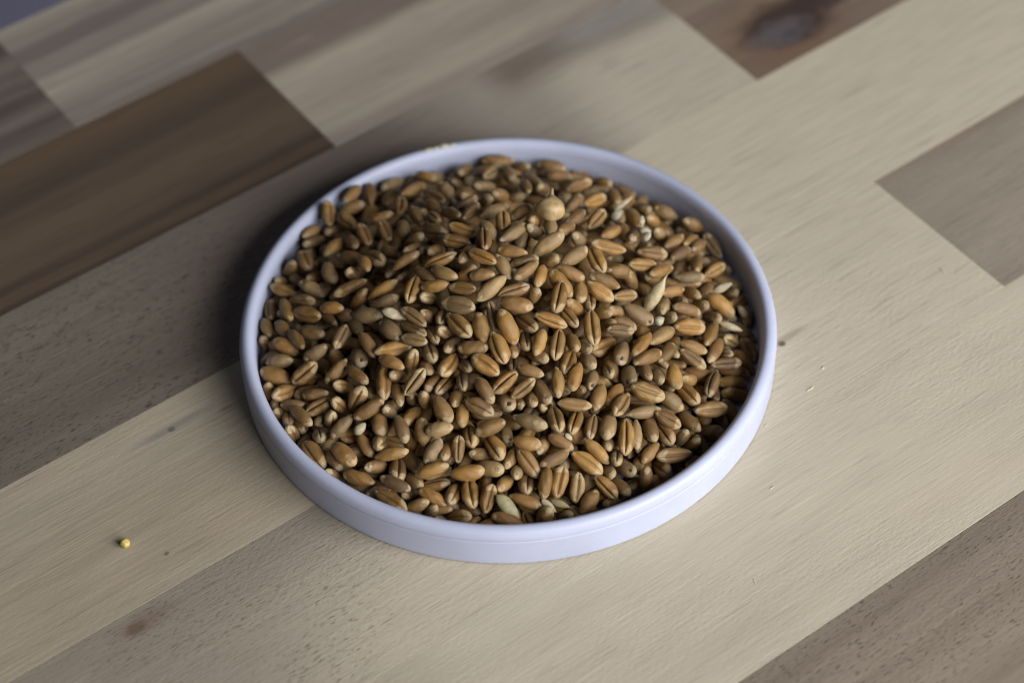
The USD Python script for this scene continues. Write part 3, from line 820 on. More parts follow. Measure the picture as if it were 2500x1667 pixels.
-3099 -2665 306 840 -56 -158 515 615 304 ab
-3118 -2290 379 731 -183 -475 454 628 308 nb
-3282 -1996 296 289 121 394 864 641 290 nb
-3146 -1493 294 622 363 -358 -595 588 296 ab
-3183 -1116 288 904 393 -68 -155 536 289 pb
-3203 -755 298 880 461 37 107 607 292 nb
-3245 -432 291 -301 -110 285 904 542 272 pb
-3123 -18 297 231 -61 -385 891 614 289 nb
-3258 372 305 973 113 -90 -182 602 302 nb
-3120 711 290 -544 205 -253 773 549 274 nb
-3217 1140 305 406 724 486 272 613 306 ab
-3113 1466 279 243 -34 -156 957 642 250 nb
-3265 1862 310 -394 897 -172 104 651 308 ab
-3126 2279 305 966 0 -75 -245 684 300 ab
-3206 2562 297 -226 26 -62 972 566 295 pb
-3291 2848 304 67 -540 833 -98 643 297 ab
-3213 3302 304 22 1 965 263 619 297 ab
-3028 3538 302 15 150 984 90 598 296 ab
-2521 -4057 283 -269 98 -291 913 642 309 nb
-2512 -3681 296 417 749 466 220 589 299 pb
-2656 -3269 345 521 257 57 812 656 311 nb
-2624 -2704 308 -279 132 -396 865 541 308 pb
-2633 -2347 322 -163 -320 933 20 612 295 nb
-2849 -2071 307 -32 -274 961 -7 562 306 nb
-2778 -1685 311 -323 847 -383 175 607 328 pb
-2710 -1286 321 298 -655 673 -171 590 326 ab
-2736 -945 307 243 -610 702 -276 617 311 ab
-2825 -661 297 905 374 53 197 541 294 pb
-2768 -289 300 -332 931 -153 13 638 292 nb
-2766 174 292 -220 113 -376 893 537 285 pb
-2680 487 305 481 876 -40 -28 638 304 nb
-2729 947 294 -81 458 864 -189 636 296 nb
-2733 1208 403 158 527 364 752 611 289 ab
-2749 1584 286 -14 -551 828 103 690 259 nb
-2867 1982 314 653 418 -248 -581 587 312 nb
-2640 2346 297 368 926 -41 -70 671 284 pb
-2750 2733 311 10 999 39 -36 616 312 ab
-2701 3011 306 349 -47 -20 936 584 310 ab
-2623 3349 300 -220 945 -243 20 665 301 nb
-2783 3889 309 820 256 176 480 587 310 ab
-2140 -4064 317 530 838 -8 -131 601 300 pb
-2256 -3568 319 219 -35 -406 887 600 305 ab
-2138 -3283 301 318 633 -626 -327 618 318 nb
-2111 -2908 309 22 -62 -212 975 597 320 nb
-2172 -2591 284 215 811 -536 -94 589 276 ab
-2311 -2208 291 -481 179 -343 787 616 287 nb
-2134 -1832 289 -18 146 966 -212 599 285 nb
-2224 -1501 311 135 976 168 27 582 336 pb
-2206 -1118 306 951 308 13 -34 580 308 nb
-2302 -699 290 221 830 -494 -137 644 291 nb
-2268 -409 308 -452 106 -209 861 624 308 nb
-2339 -35 285 846 -385 132 -345 588 264 pb
-2288 306 296 846 -457 131 -242 640 304 nb
-2081 518 309 -271 -492 685 464 612 324 nb
-2264 937 295 73 -215 945 -235 656 289 pb
-2331 1371 322 932 356 -60 -36 582 340 nb
-2310 1897 299 747 586 213 231 627 304 nb
-2142 2363 282 919 108 -93 -367 592 260 nb
-2231 2608 316 912 118 -82 -384 581 324 nb
-2187 2928 309 -86 408 887 -200 525 310 nb
-2241 3214 305 -51 405 911 -60 590 302 nb
-2169 3668 310 500 604 513 350 628 318 ab
-2358 4083 287 608 332 409 595 580 266 nb
-1804 -4289 280 640 -531 313 -458 605 280 pb
-1585 -3957 351 -233 -48 969 69 655 276 nb
-1657 -3520 294 256 899 356 -17 553 278 ab
-1697 -3106 291 699 263 237 622 635 303 nb
-1652 -2760 287 985 84 -39 -143 530 276 nb
-1711 -2382 303 -645 -292 282 647 638 297 ab
-1909 -2113 319 560 339 491 576 631 329 ab
-1720 -1702 288 800 -470 169 -332 680 274 pb
-1825 -1229 306 -162 958 232 -35 599 325 pb
-1683 -908 292 594 -59 -81 799 622 299 ab
-1808 -594 297 338 172 216 900 537 285 ab
-1790 -294 270 -11 906 -424 1 646 265 pb
-1772 140 314 -446 -391 495 635 566 322 pb
-1733 660 298 379 280 399 787 520 296 nb
-1824 972 295 796 350 -192 -454 615 311 nb
-1874 1323 313 -13 139 974 -179 639 340 nb
-1741 1756 319 -500 854 25 141 561 299 nb
-1685 2163 296 164 789 -574 -148 598 296 ab
-1650 2451 310 655 -215 -209 693 604 310 nb
-1669 2776 309 718 -114 -110 678 645 315 ab
-1661 3070 305 -266 25 -189 945 631 304 nb
-1780 3466 310 880 -404 55 -243 585 313 nb
-1744 3891 308 88 -605 778 -147 637 308 nb
-1475 4186 415 368 428 81 822 634 296 nb
-1667 4347 298 -412 668 -516 343 665 304 nb
-1422 -4188 321 -102 465 852 218 643 258 nb
-1233 -3948 291 108 -133 -480 860 643 297 nb
-1096 -3562 313 -670 8 -22 742 589 334 pb
-1048 -3296 297 4 856 -511 -80 597 275 ab
-1271 -2936 325 -484 591 592 -257 666 306 ab
-1298 -2503 317 20 586 809 -36 578 340 nb
-1254 -2179 298 -671 161 -213 692 608 291 nb
-1215 -1889 308 26 227 947 227 655 324 pb
-1325 -1420 291 434 675 489 342 578 295 nb
-1178 -1129 303 834 -495 -178 165 629 301 nb
-1351 -695 339 -322 -170 -54 930 609 318 pb
-1236 -412 314 995 11 -81 -54 690 327 nb
-1257 56 291 337 -454 669 -482 690 301 nb
-1484 393 289 674 -640 -263 259 652 303 nb
-1296 774 301 287 941 162 81 580 300 nb
-1329 1111 293 666 -196 -237 679 655 297 nb
-1292 1558 312 -92 142 923 -346 555 317 nb
-1307 1910 302 -336 900 272 -59 646 325 nb
-1211 2375 294 364 924 118 19 591 290 nb
-966 2610 313 542 -529 395 -520 547 317 nb
-1232 2876 300 673 713 -155 -125 627 295 ab
-1253 3334 289 925 189 70 323 621 279 pb
-1199 3702 310 973 -220 43 -63 653 318 nb
-1098 3999 309 28 827 -560 -46 627 323 ab
-1090 4474 302 -176 -152 634 737 639 305 pb
-840 -4594 277 438 93 343 826 595 250 ab
-481 -4146 284 -319 463 675 -478 558 276 pb
-849 -3891 294 193 921 -326 -97 595 296 pb
-637 -3521 301 -609 732 -199 232 596 297 pb
-819 -3085 295 -333 9 -97 938 605 289 nb
-786 -2797 328 -86 16 971 222 671 336 nb
-668 -2540 303 200 694 -674 -156 592 310 nb
-718 -2237 294 94 358 922 115 617 289 pb
-778 -1784 301 -681 706 97 -169 601 297 nb
-569 -1352 300 -13 -174 985 2 635 314 nb
-824 -1037 308 399 -523 679 -327 558 295 ab
-637 -572 301 624 -434 325 -563 615 308 nb
-859 -157 292 602 29 24 798 652 301 ab
-462 94 289 963 44 -41 -261 633 292 pb
-726 531 293 253 963 97 9 644 310 nb
-803 872 293 90 -466 879 -44 605 284 pb
-813 1423 303 246 871 421 65 589 307 ab
-761 1719 310 26 -25 987 157 560 332 pb
-714 1984 283 143 938 -315 -30 657 281 ab
-720 2327 282 -182 606 731 -256 524 264 nb
-636 2707 314 -18 309 803 -509 623 275 pb
-719 3187 310 166 532 803 210 579 316 ab
-607 3458 407 945 -145 272 112 654 324 nb
-682 3745 307 149 78 -81 982 614 292 ab
-617 4181 292 -576 793 -132 148 614 269 nb
-655 4724 311 -267 39 22 963 562 318 nb
-44 -4580 306 187 -372 717 -559 679 315 ab
-508 -4674 355 -48 123 972 -194 646 323 ab
-175 -4212 318 686 326 213 614 690 326 nb
-307 -3694 319 545 806 -225 -53 669 305 ab
-288 -3250 300 414 819 -356 -175 604 301 pb
-20 -3136 307 630 -360 -391 567 660 314 nb
-234 -2708 301 -354 767 -483 230 624 292 ab
-235 -2313 305 -76 -130 448 881 633 298 ab
-171 -1913 351 -111 699 -658 -256 602 271 nb
-107 -1358 291 -81 -2 827 -557 597 274 nb
-314 -1072 281 941 149 11 -304 652 280 pb
-141 -780 310 11 -581 799 154 662 306 nb
-200 -502 292 10 870 493 18 553 301 pb
-116 -102 296 723 340 289 528 609 310 ab
-215 370 293 40 69 938 337 562 284 nb
-228 696 296 273 955 108 51 609 320 nb
-316 1031 284 -293 37 -107 949 621 285 nb
-343 1444 326 -63 703 -694 -141 568 309 ab
-249 1920 306 -685 728 -15 -12 680 329 ab
-416 2293 302 60 177 920 -345 670 264 nb
-240 2712 292 487 100 198 845 623 294 ab
-151 3030 307 988 128 12 81 605 321 nb
-244 3296 288 -5 821 -572 6 640 275 ab
-185 3548 300 11 935 -353 10 608 294 ab
-224 4103 304 66 183 916 352 587 304 ab
-160 4397 312 -251 -258 876 320 590 291 nb
-24 4786 294 305 52 29 950 668 277 ab
280 -4623 275 791 -576 12 -204 607 273 ab
330 -4243 325 92 904 -363 -205 591 296 nb
252 -3925 307 328 -10 -281 902 588 298 nb
356 -3571 305 548 821 88 134 643 308 pb
330 -3126 291 354 927 -104 -63 622 286 pb
234 -2735 303 -57 737 -670 67 647 301 ab
302 -2421 290 -246 966 -76 -26 636 286 pb
127 -2163 287 -33 111 856 -504 647 281 ab
207 -1637 290 143 -23 -430 891 609 281 nb
319 -1347 310 235 966 106 -28 522 320 ab
336 -1031 298 371 7 -15 929 643 313 nb
337 -727 293 65 443 871 200 588 289 nb
172 -250 292 275 323 625 655 589 281 nb
345 147 299 -92 -631 757 143 581 335 nb
269 513 300 -13 57 240 969 643 316 pb
321 917 300 408 -102 -189 887 589 312 pb
381 1173 276 971 -198 45 -129 599 272 nb
384 1579 305 371 -379 -543 651 523 309 nb
245 1963 284 572 48 131 808 593 264 ab
207 2357 290 821 531 -101 -184 648 299 ab
343 2809 299 -253 136 -265 921 602 284 pb
377 3132 293 941 -239 45 -234 625 288 ab
338 3513 282 878 218 107 414 647 258 ab
324 3859 277 146 963 215 66 660 250 nb
293 4251 325 8 -28 933 -358 609 339 pb
273 4591 291 -670 -197 237 676 658 283 pb
720 -4565 271 -271 130 700 -648 618 265 ab
799 -4142 308 94 -428 897 52 601 281 ab
735 -3829 328 -662 -91 323 670 647 304 nb
699 -3418 289 -481 810 298 -150 539 307 nb
669 -2913 324 -266 -161 621 720 637 340 ab
941 -2729 280 359 -302 -577 668 640 269 nb
717 -2391 287 875 380 119 276 570 273 pb
763 -1986 292 -464 841 -252 122 654 279 nb
698 -1584 300 13 -24 211 977 613 302 pb
772 -1265 288 996 -81 17 17 615 282 nb
752 -851 282 -16 -40 773 633 543 274 nb
932 -373 306 -71 8 774 -630 618 302 nb
742 -98 290 77 -111 801 -583 617 302 nb
815 384 312 884 -270 -39 379 584 328 ab
877 683 287 76 940 -332 -7 597 285 ab
890 1341 281 7 -53 933 -357 625 282 nb
734 1572 300 -66 206 862 -457 585 299 pb
745 1957 294 84 -394 894 -197 619 303 pb
713 2367 292 293 748 -575 -153 635 279 pb
907 2563 305 904 -228 57 -356 617 310 nb
840 2907 296 -332 -80 126 931 604 283 pb
919 3238 295 -274 758 -570 158 603 286 pb
769 3618 295 760 -599 175 -178 528 294 nb
609 4087 287 -113 878 465 18 574 266 ab
750 4423 294 159 319 868 345 640 293 ab
837 4704 292 182 966 -173 -69 609 274 nb
1185 -4479 319 441 880 -115 -133 574 291 nb
1336 -4241 295 -647 308 -245 653 617 293 nb
1158 -3495 293 981 31 -17 191 652 290 ab
1195 -3252 404 834 -378 242 320 612 309 nb
1235 -2862 302 234 -196 -533 789 577 313 nb
1197 -2431 307 -312 126 -171 926 592 308 ab
1180 -1993 284 0 -243 966 -84 568 269 nb
1240 -1707 303 801 -76 -91 586 656 312 nb
1284 -1328 296 -284 941 -173 60 644 292 pb
1418 -914 299 -597 -285 275 698 588 305 nb
1187 -578 279 -344 293 -590 669 631 287 nb
1371 -185 327 131 253 957 49 571 335 nb
1235 104 302 51 -670 736 -80 612 321 ab
1414 756 282 234 81 337 908 527 280 nb
1292 985 302 -235 869 -401 170 592 296 ab
1253 1272 300 -213 948 -231 46 680 317 ab
1279 1650 306 161 941 -293 -43 659 317 pb
1244 2146 295 220 687 -660 -210 602 313 ab
1440 2376 406 462 -610 643 36 627 316 nb
1397 2707 302 813 409 -167 -378 574 293 nb
1269 3119 305 -682 692 202 -119 623 310 ab
1221 3581 309 992 -58 76 -82 611 303 ab
1353 3833 292 139 -1 -150 979 620 285 nb
1243 4138 295 -14 185 976 -111 606 281 nb
1224 4479 305 629 240 346 654 553 312 ab
1642 -3974 317 930 111 -118 -330 573 322 nb
1757 -3648 278 119 571 795 169 599 270 ab
1630 -3329 306 -1 199 957 211 648 321 pb
1688 -3004 300 -58 982 -177 -42 520 310 nb
1742 -2572 287 -628 765 -121 74 568 277 pb
1885 -2169 296 27 884 -467 -26 573 289 nb
1695 -1848 299 -343 697 578 -250 600 304 pb
1679 -1482 284 1 912 410 12 612 277 pb
1842 -1200 308 43 -379 914 -141 523 321 pb
1775 -922 296 166 131 288 934 645 275 nb
1950 -574 282 -161 833 521 -92 662 273 ab
1780 -92 304 202 -52 -472 856 671 309 nb
1796 325 308 24 196 980 30 669 319 pb
1830 765 290 193 -146 -524 817 683 300 pb
2094 1099 311 684 34 -12 729 590 321 nb
1792 1357 309 686 303 303 589 619 321 ab
1870 1754 288 -193 693 672 -176 599 282 nb
1823 2214 296 478 -454 -504 559 610 296 ab
1875 2656 290 25 959 283 -19 645 274 ab
1929 2927 297 -93 993 72 -31 614 292 nb
1718 3361 303 775 -473 248 -339 673 301 nb
1877 3616 300 450 848 -228 -165 690 291 pb
1820 4054 309 148 865 -479 -10 520 308 nb
1727 4423 322 277 932 -182 -145 653 333 nb
2241 -4163 -2100760186562258 -330 793 -421 290 606 311 pb
2255 -3781 302 -260 926 -255 97 690 318 pb
2104 -3340 299 93 255 900 341 653 331 pb
2301 -3017 356 797 317 -415 -303 589 304 pb
2082 -2756 314 754 32 -152 -638 563 301 pb
2201 -2394 306 -198 679 -656 265 636 314 nb
2356 -2026 288 19 909 -413 -50 632 287 pb
2267 -1652 295 832 -322 -164 420 670 301 nb
2384 -1302 320 -38 -457 888 -16 633 338 ab
2381 -974 308 949 197 -124 -211 576 308 ab
2268 -701 298 193 -463 796 -339 616 297 ab
2309 -301 325 -41 643 742 185 666 295 nb
2414 260 289 -332 -399 695 496 596 285 nb
2183 686 312 746 509 322 283 577 312 nb
2479 868 297 93 -124 757 -635 674 285 nb
2297 1360 293 30 924 -382 -20 592 296 nb
2404 1635 312 132 785 590 138 632 317 nb
2224 2011 289 77 -64 -301 948 622 273 nb
2322 2276 298 -216 99 -391 889 690 292 nb
2353 2835 313 -154 -163 628 745 687 316 nb
2239 3257 295 -151 805 562 -120 690 284 nb
2275 3497 413 -460 -388 -245 760 566 267 pb
2233 3752 297 856 -109 -63 502 611 316 nb
2184 4164 300 525 -353 -436 640 520 298 ab
2641 -3857 321 228 -326 666 -631 560 292 nb
2496 -3273 279 -328 -313 591 667 568 276 ab
2745 -3010 327 888 -425 63 166 624 306 ab
2650 -2587 290 -101 494 843 -189 582 290 nb
2706 -2245 312 952 306 14 7 536 340 pb
2653 -1734 295 468 -309 -461 688 665 294 pb
2875 -1511 315 125 -89 -619 770 612 321 ab
2843 -1026 320 -80 478 864 -134 594 336 nb
2768 -709 307 903 -79 22 -421 556 290 pb
2764 -351 297 -291 -209 307 882 615 277 nb
2734 -41 302 166 -462 845 -210 607 295 nb
2816 349 296 815 342 222 411 647 291 ab
2724 612 300 -17 -155 938 -308 556 283 nb
2840 1020 304 666 306 291 615 601 305 pb
2815 1389 309 -294 685 -607 275 588 309 nb
2765 1791 283 41 965 257 20 557 265 ab
2844 2109 295 394 840 -359 -104 607 285 nb
2739 2524 311 322 898 -291 -73 598 323 nb
2793 2855 307 621 -42 -19 782 543 297 nb
2906 3258 300 -482 803 337 -96 636 283 pb
2844 3617 304 661 347 351 566 605 310 pb
2579 4016 307 923 -338 -122 133 589 306 pb
3057 -3687 -15487578335230 879 365 -99 -289 567 268 ab
3112 -3168 298 80 22 785 614 659 308 pb
3005 -2648 321 744 242 -321 -534 604 308 nb
3144 -2274 291 -166 557 809 -87 632 271 nb
3154 -1973 291 994 -92 -28 43 644 311 pb
3240 -1579 321 656 195 388 617 568 295 nb
3246 -1221 301 -22 774 -633 -16 631 306 nb
3269 -871 326 -424 -629 632 162 594 297 nb
3306 -544 312 -617 44 -212 756 597 303 ab
3187 -192 289 -426 199 -295 832 534 273 ab
3210 120 304 818 -286 -157 474 615 312 nb
3324 486 278 -101 641 752 -113 619 263 pb
3381 898 332 496 845 170 -108 581 308 pb
3289 1283 309 71 -2 -155 985 560 312 pb
3301 1582 313 75 484 847 208 561 314 pb
3295 1945 318 23 38 -376 925 615 337 ab
3315 2356 301 -53 535 836 -109 626 309 nb
3341 2763 332 65 199 -388 898 590 267 nb
3223 3055 283 981 111 87 130 563 253 ab
3266 3470 296 -372 173 -420 810 626 315 nb
3611 -2899 275 67 -78 841 531 624 317 nb
3398 -2487 297 -469 705 485 -221 638 279 ab
3704 -2140 348 -542 252 623 -504 619 302 nb
3969 -2120 287 554 -359 -400 636 627 283 nb
3920 -1612 326 -474 -313 682 461 626 280 nb
3865 -1159 279 115 -8 9 993 520 278 ab
3632 -855 296 -62 49 843 -532 551 303 pb
3835 -432 303 11 -608 793 -46 666 315 ab
3816 14 306 -317 480 604 -551 622 300 nb
3736 351 410 741 -558 356 114 670 278 ab
3765 805 318 -200 -533 730 378 638 331 pb
3801 1155 293 318 791 -464 -242 617 281 ab
3771 1531 282 -318 149 -244 904 601 261 nb
3866 1816 348 -572 -146 -144 794 630 313 nb
3752 2096 297 751 4 72 656 660 291 ab
3711 2582 329 445 836 -198 -254 611 312 nb
3710 3006 289 416 810 -370 -186 628 312 nb
4209 -2022 272 -50 -263 790 552 593 296 nb
4345 -1623 291 -77 886 -446 -97 598 316 ab
4309 -1345 304 66 356 932 2 614 309 ab
4389 -1077 318 159 96 -106 977 632 304 nb
4237 -640 286 652 517 -345 -435 642 288 pb
4227 -195 294 14 992 -107 69 631 287 nb
4205 101 349 -404 -83 -352 841 580 313 nb
4274 391 306 882 -115 98 -446 610 310 nb
4224 847 278 539 -446 472 -536 598 277 pb
4460 1256 318 732 -38 -207 648 640 317 pb
4172 1553 342 116 -679 708 155 659 284 ab
4321 1834 293 254 -36 -310 916 679 295 nb
4058 2467 288 802 -596 -16 42 624 315 nb
4586 -803 295 -158 -552 706 414 629 292 ab
4706 -473 262 575 813 90 -27 614 314 ab
4653 -14 298 420 -53 -366 829 650 296 pb
4756 406 271 457 -455 565 -515 582 312 nb
4581 737 302 -343 885 241 -203 632 301 nb
4612 1159 -57438554264782 635 -328 -399 574 598 301 pb
-4607 -460 495 -192 -143 -36 970 573 284 ab
-4435 -212 535 627 -180 -142 745 664 284 nb
-4327 313 543 885 -173 84 -425 585 309 pb
-4318 589 577 137 767 -617 -115 595 264 pb
-4252 1002 536 -210 162 846 -464 594 316 nb
-4382 1403 433 -357 220 688 593 633 304 nb
-4178 1559 559 378 796 -470 -56 612 276 ab
-3796 -1731 516 -194 -81 971 113 630 340 ab
-3886 -1402 513 127 -176 962 -162 604 314 nb
-3926 -1079 579 -27 841 509 183 655 285 ab
-4006 -770 560 957 -254 -115 -80 581 288 nb
-3933 -397 604 579 778 -242 -14 649 340 nb
-3963 55 370 -48 -273 -323 905 608 293 pb
-3874 436 576 -150 257 -607 737 659 331 ab
-3884 942 545 961 242 -104 88 607 293 pb
-3851 1284 528 -330 880 -241 241 547 291 pb
-3973 1477 311 232 -48 -111 965 551 317 ab
-3968 1809 490 528 -283 475 644 603 329 pb
-3953 2300 491 752 189 -619 -126 610 328 pb
-3987 2642 399 373 -216 449 783 589 293 nb
-3525 -2019 521 -251 775 525 -246 586 303 pb
-3478 -1492 438 647 -205 -446 -583 612 290 ab
-3420 -1152 509 281 -58 -80 955 581 284 nb
-3616 -816 613 75 385 724 567 551 313 ab
-3487 -493 555 508 796 327 -43 629 300 ab
-3444 -181 386 -245 309 51 918 584 308 pb
-3416 188 549 557 826 87 -24 598 298 nb
-3587 681 578 -177 -130 585 781 520 265 ab
-3370 965 496 614 -547 358 -442 596 254 nb
-3401 1491 499 -237 549 731 -328 614 290 nb
-3604 1752 513 208 64 277 936 640 287 nb
-3616 2057 623 61 959 -159 226 623 334 nb
-3515 2379 566 -17 855 464 -229 613 300 pb
-3379 2684 538 743 190 30 -641 654 294 ab
-3335 3197 565 320 -93 -494 803 559 340 ab
-2977 -2855 497 -127 962 -232 68 663 328 nb
-2956 -2533 543 18 939 344 -3 637 324 ab
-2885 -2152 588 674 394 583 224 576 299 ab
-3068 -1786 531 963 -186 34 193 639 295 nb
-2941 -1544 570 814 -189 -25 548 638 318 pb
-3011 -1080 523 494 659 -410 -391 599 296 nb
-2974 -577 539 233 118 246 933 541 314 ab
-3195 -278 544 -594 721 -306 183 552 305 nb
-2942 79 465 903 -385 -152 118 586 278 pb
-3022 496 518 -329 116 -170 921 608 321 ab
-2969 800 540 188 592 762 183 599 320 pb
-2995 1155 467 639 529 -369 419 662 262 nb
-3096 1389 521 88 -92 929 -347 571 279 ab
-3051 1797 544 133 797 -542 -231 607 293 nb
-2919 2240 518 -141 211 851 -459 552 271 nb
-3009 2553 557 105 -330 824 -449 588 306 ab
-2971 3094 531 -376 -304 552 679 618 327 ab
-3105 3508 611 -178 536 813 139 587 308 nb
-2808 3652 539 598 -378 -475 523 660 283 ab
-2427 -2996 515 831 -45 -3 554 617 329 ab
-2310 -2664 499 230 968 55 83 656 308 nb
-2544 -2276 615 25 329 797 505 645 321 pb
-2306 -2024 503 -386 124 -122 906 624 294 pb
-2472 -1758 388 -443 304 814 -222 610 302 ab
-2451 -1323 557 901 399 128 117 620 330 nb
-2504 -1013 475 165 328 879 -304 609 299 ab
-2539 -592 545 -119 -163 -594 779 565 328 pb
-2515 -173 513 803 -329 290 -403 596 271 ab
-2509 188 535 -34 -616 782 92 610 334 nb
-2510 566 531 96 265 281 917 633 309 nb
-2549 984 551 502 211 572 613 624 296 pb
-2546 1430 557 164 831 -521 100 657 300 nb
-2568 1712 454 728 -242 -104 633 561 273 nb
-2497 2042 466 122 636 -589 484 690 303 pb
-2571 2488 534 903 -428 -21 -31 582 312 ab
-2554 2854 550 988 -115 -56 -88 611 301 nb
-2501 3146 544 217 961 -173 -1 596 312 nb
-2530 3666 378 782 190 208 -557 576 333 nb
-2457 3937 522 958 92 -91 -256 571 282 nb
-1882 -3206 542 854 -464 -146 185 608 319 nb
-1868 -2791 614 180 790 -313 -496 647 314 ab
-2087 -2469 508 940 -242 24 -240 593 296 pb
-1921 -2266 607 104 877 -430 -186 549 305 ab
-2059 -1733 548 160 -386 902 -104 674 304 pb
-2043 -1443 568 -18 870 466 -161 638 308 ab
-1975 -1117 511 -143 643 695 -287 604 253 pb
-2027 -824 510 -20 737 -675 6 677 265 pb
-1924 -384 510 749 591 138 266 637 315 nb
-2040 2 466 207 457 -526 687 624 295 pb
-2065 359 573 248 -74 -91 962 690 330 ab
-2025 902 525 684 530 -342 -367 583 308 nb
-2184 1223 553 -285 777 -445 342 635 304 ab
-1987 1604 461 702 -166 353 -597 619 289 ab
-2009 1997 324 -519 547 -326 571 580 306 nb
-2067 2436 516 13 628 773 -85 554 288 nb
-2042 2706 579 658 122 -145 729 576 306 nb
-1919 3008 580 561 92 88 818 619 320 nb
-2001 3442 539 -206 266 -428 839 674 297 nb
-1922 3840 587 -125 104 987 13 581 282 nb
-1968 4086 440 -401 -399 -97 819 644 329 nb
-1931 4375 413 -296 824 393 281 601 308 pb
-1460 -3734 460 984 -9 102 149 602 299 nb
-1410 -3470 528 -156 -48 89 983 584 302 pb
-1473 -3190 486 207 -343 458 793 546 308 nb
-1448 -2785 515 880 441 128 117 568 299 nb
-1441 -2280 541 671 296 291 615 572 293 nb
-1564 -2020 493 946 309 76 67 520 313 nb
-1465 -1686 501 -213 -37 158 963 643 275 ab
-1580 -1413 427 607 693 325 -212 611 308 pb
-1483 -1078 507 183 310 888 284 602 291 ab
-1634 -523 510 641 719 -196 -184 683 285 ab
-1529 -116 355 652 -597 29 467 522 251 ab
-1535 203 517 -262 -575 644 431 614 299 nb
-1540 631 536 997 40 -49 35 644 317 pb
-1598 932 506 -210 881 402 -137 617 316 pb
-1594 1278 529 709 270 -205 -619 613 303 nb
-1493 1659 504 957 266 107 53 603 301 nb
-1400 2100 491 -519 853 -62 3 580 273 nb
-1434 2498 542 -3 231 768 -597 529 294 nb
-1442 2892 542 -41 680 732 24 520 291 pb
-1505 3212 515 -123 -674 697 211 658 293 nb
-1480 3543 396 655 -463 15 597 640 312 nb
-1438 3879 540 519 165 332 770 557 311 nb
-1377 4497 459 86 505 313 799 678 318 pb
-779 -3578 521 -73 -128 486 862 617 261 ab
-924 -3311 550 778 507 166 332 606 306 pb
-1107 -3059 524 68 93 868 -482 607 297 ab
-947 -2557 535 593 448 -571 -348 562 306 nb
-939 -2108 557 667 185 185 698 628 331 ab
-1028 -1697 432 -196 -434 -576 664 555 325 nb
-1042 -1403 507 -282 50 -13 958 584 321 nb
-1033 -975 548 -520 847 85 -67 592 312 pb
-960 -740 300 816 524 186 160 577 297 nb
-1025 -409 554 586 -551 439 -399 570 321 nb
-1107 67 520 958 -195 -169 -125 604 307 nb
-953 297 337 215 16 826 521 663 303 ab
-1149 929 527 920 171 -216 -278 589 308 nb
-983 1205 302 -495 121 -187 840 690 311 pb
-944 1637 577 130 723 -644 -212 551 315 pb
-899 1970 513 975 191 82 84 679 291 nb
-978 2255 513 212 89 329 916 613 306 nb
-1143 2580 548 498 428 502 563 530 297 pb
-935 3022 284 -603 245 -287 703 620 266 nb
-982 3428 519 487 -125 -152 851 603 277 pb
-919 3876 556 658 177 238 692 622 293 nb
-930 4201 484 -299 431 305 795 604 309 nb
-847 4483 427 154 889 180 -393 587 285 nb
-535 -3802 474 724 577 285 249 606 290 nb
-284 -3430 550 163 980 46 109 632 304 pb
-496 -3081 517 -267 -59 343 898 564 279 ab
-508 -2712 545 768 -134 64 -623 608 278 nb
-516 -2378 501 201 -11 -423 883 621 271 nb
-472 -2036 348 426 -465 -273 727 562 309 ab
-464 -1635 354 275 880 372 -110 679 316 nb
-405 -1223 549 380 -581 647 -315 632 297 nb
-579 -1043 436 -410 879 182 -159 600 280 nb
-377 -560 526 921 -67 48 -381 520 272 ab
-418 -176 395 -164 -96 834 -518 606 289 nb
-478 270 478 -41 750 648 127 690 305 pb
-388 586 548 43 -369 911 -181 633 334 nb
-518 844 487 -131 98 932 -323 587 301 pb
-481 1174 488 952 256 53 161 586 277 ab
-473 1676 539 122 785 607 24 564 310 nb
-393 2118 546 383 105 507 765 633 332 nb
-393 2490 480 -80 990 -112 -18 633 292 nb
-468 2893 489 -663 138 -183 712 590 271 nb
-368 3171 525 784 33 -9 620 584 283 pb
-468 3699 546 778 -89 -163 600 606 289 nb
-417 3926 399 811 -126 -395 412 574 293 nb
-506 4275 591 15 711 687 -150 650 340 pb
-351 4583 501 32 248 966 -71 667 309 nb
44 -3565 375 698 423 74 -574 597 294 pb
-3 -3242 585 160 958 -215 99 686 290 ab
77 -2853 570 736 133 -30 -663 668 316 nb
-16 -2591 537 43 632 770 -81 622 282 nb
1 -2295 539 -230 923 -297 84 593 285 nb
72 -1794 449 -230 -439 829 259 665 313 pb
54 -1453 566 -210 -207 862 411 545 327 ab
92 -1116 520 278 889 295 214 611 273 pb
91 -741 502 -269 147 -474 826 577 293 ab
-73 -331 510 -18 -229 972 -44 588 305 pb
25 195 526 20 -42 934 -355 654 301 ab
13 519 540 -218 402 859 -232 554 302 ab
12 815 425 234 958 130 -101 623 294 nb
12 1186 383 -290 -198 936 19 671 290 pb
66 1554 336 464 855 63 222 580 333 nb
-45 2145 456 66 106 821 556 570 299 nb
127 2331 537 107 -98 927 345 690 250 nb
17 2541 288 -413 -273 418 761 533 263 nb
175 3045 542 -77 708 -702 12 608 298 nb
-1 3360 520 980 -185 -28 -71 619 305 ab
72 3740 392 139 980 139 14 569 265 nb
41 4150 601 -74 605 792 38 621 306 ab
127 4431 557 1 880 475 -13 566 310 ab
678 -3608 505 49 697 715 -8 587 305 pb
517 -3340 517 251 -106 -13 962 619 267 nb
404 -3061 576 664 -614 399 150 605 321 pb
587 -2693 726 -501 674 359 407 650 304 pb
499 -2423 502 -169 363 781 -479 656 306 pb
447 -2038 338 398 -421 759 -297 658 289 nb
404 -1653 513 721 -609 -253 211 520 317 nb
523 -1251 526 828 -432 -220 282 594 319 nb
717 -1042 492 460 -184 -267 826 592 281 nb
541 -497 339 873 -110 181 439 625 278 nb
477 -162 377 368 -158 491 774 566 292 pb
555 295 461 118 242 893 359 555 304 pb
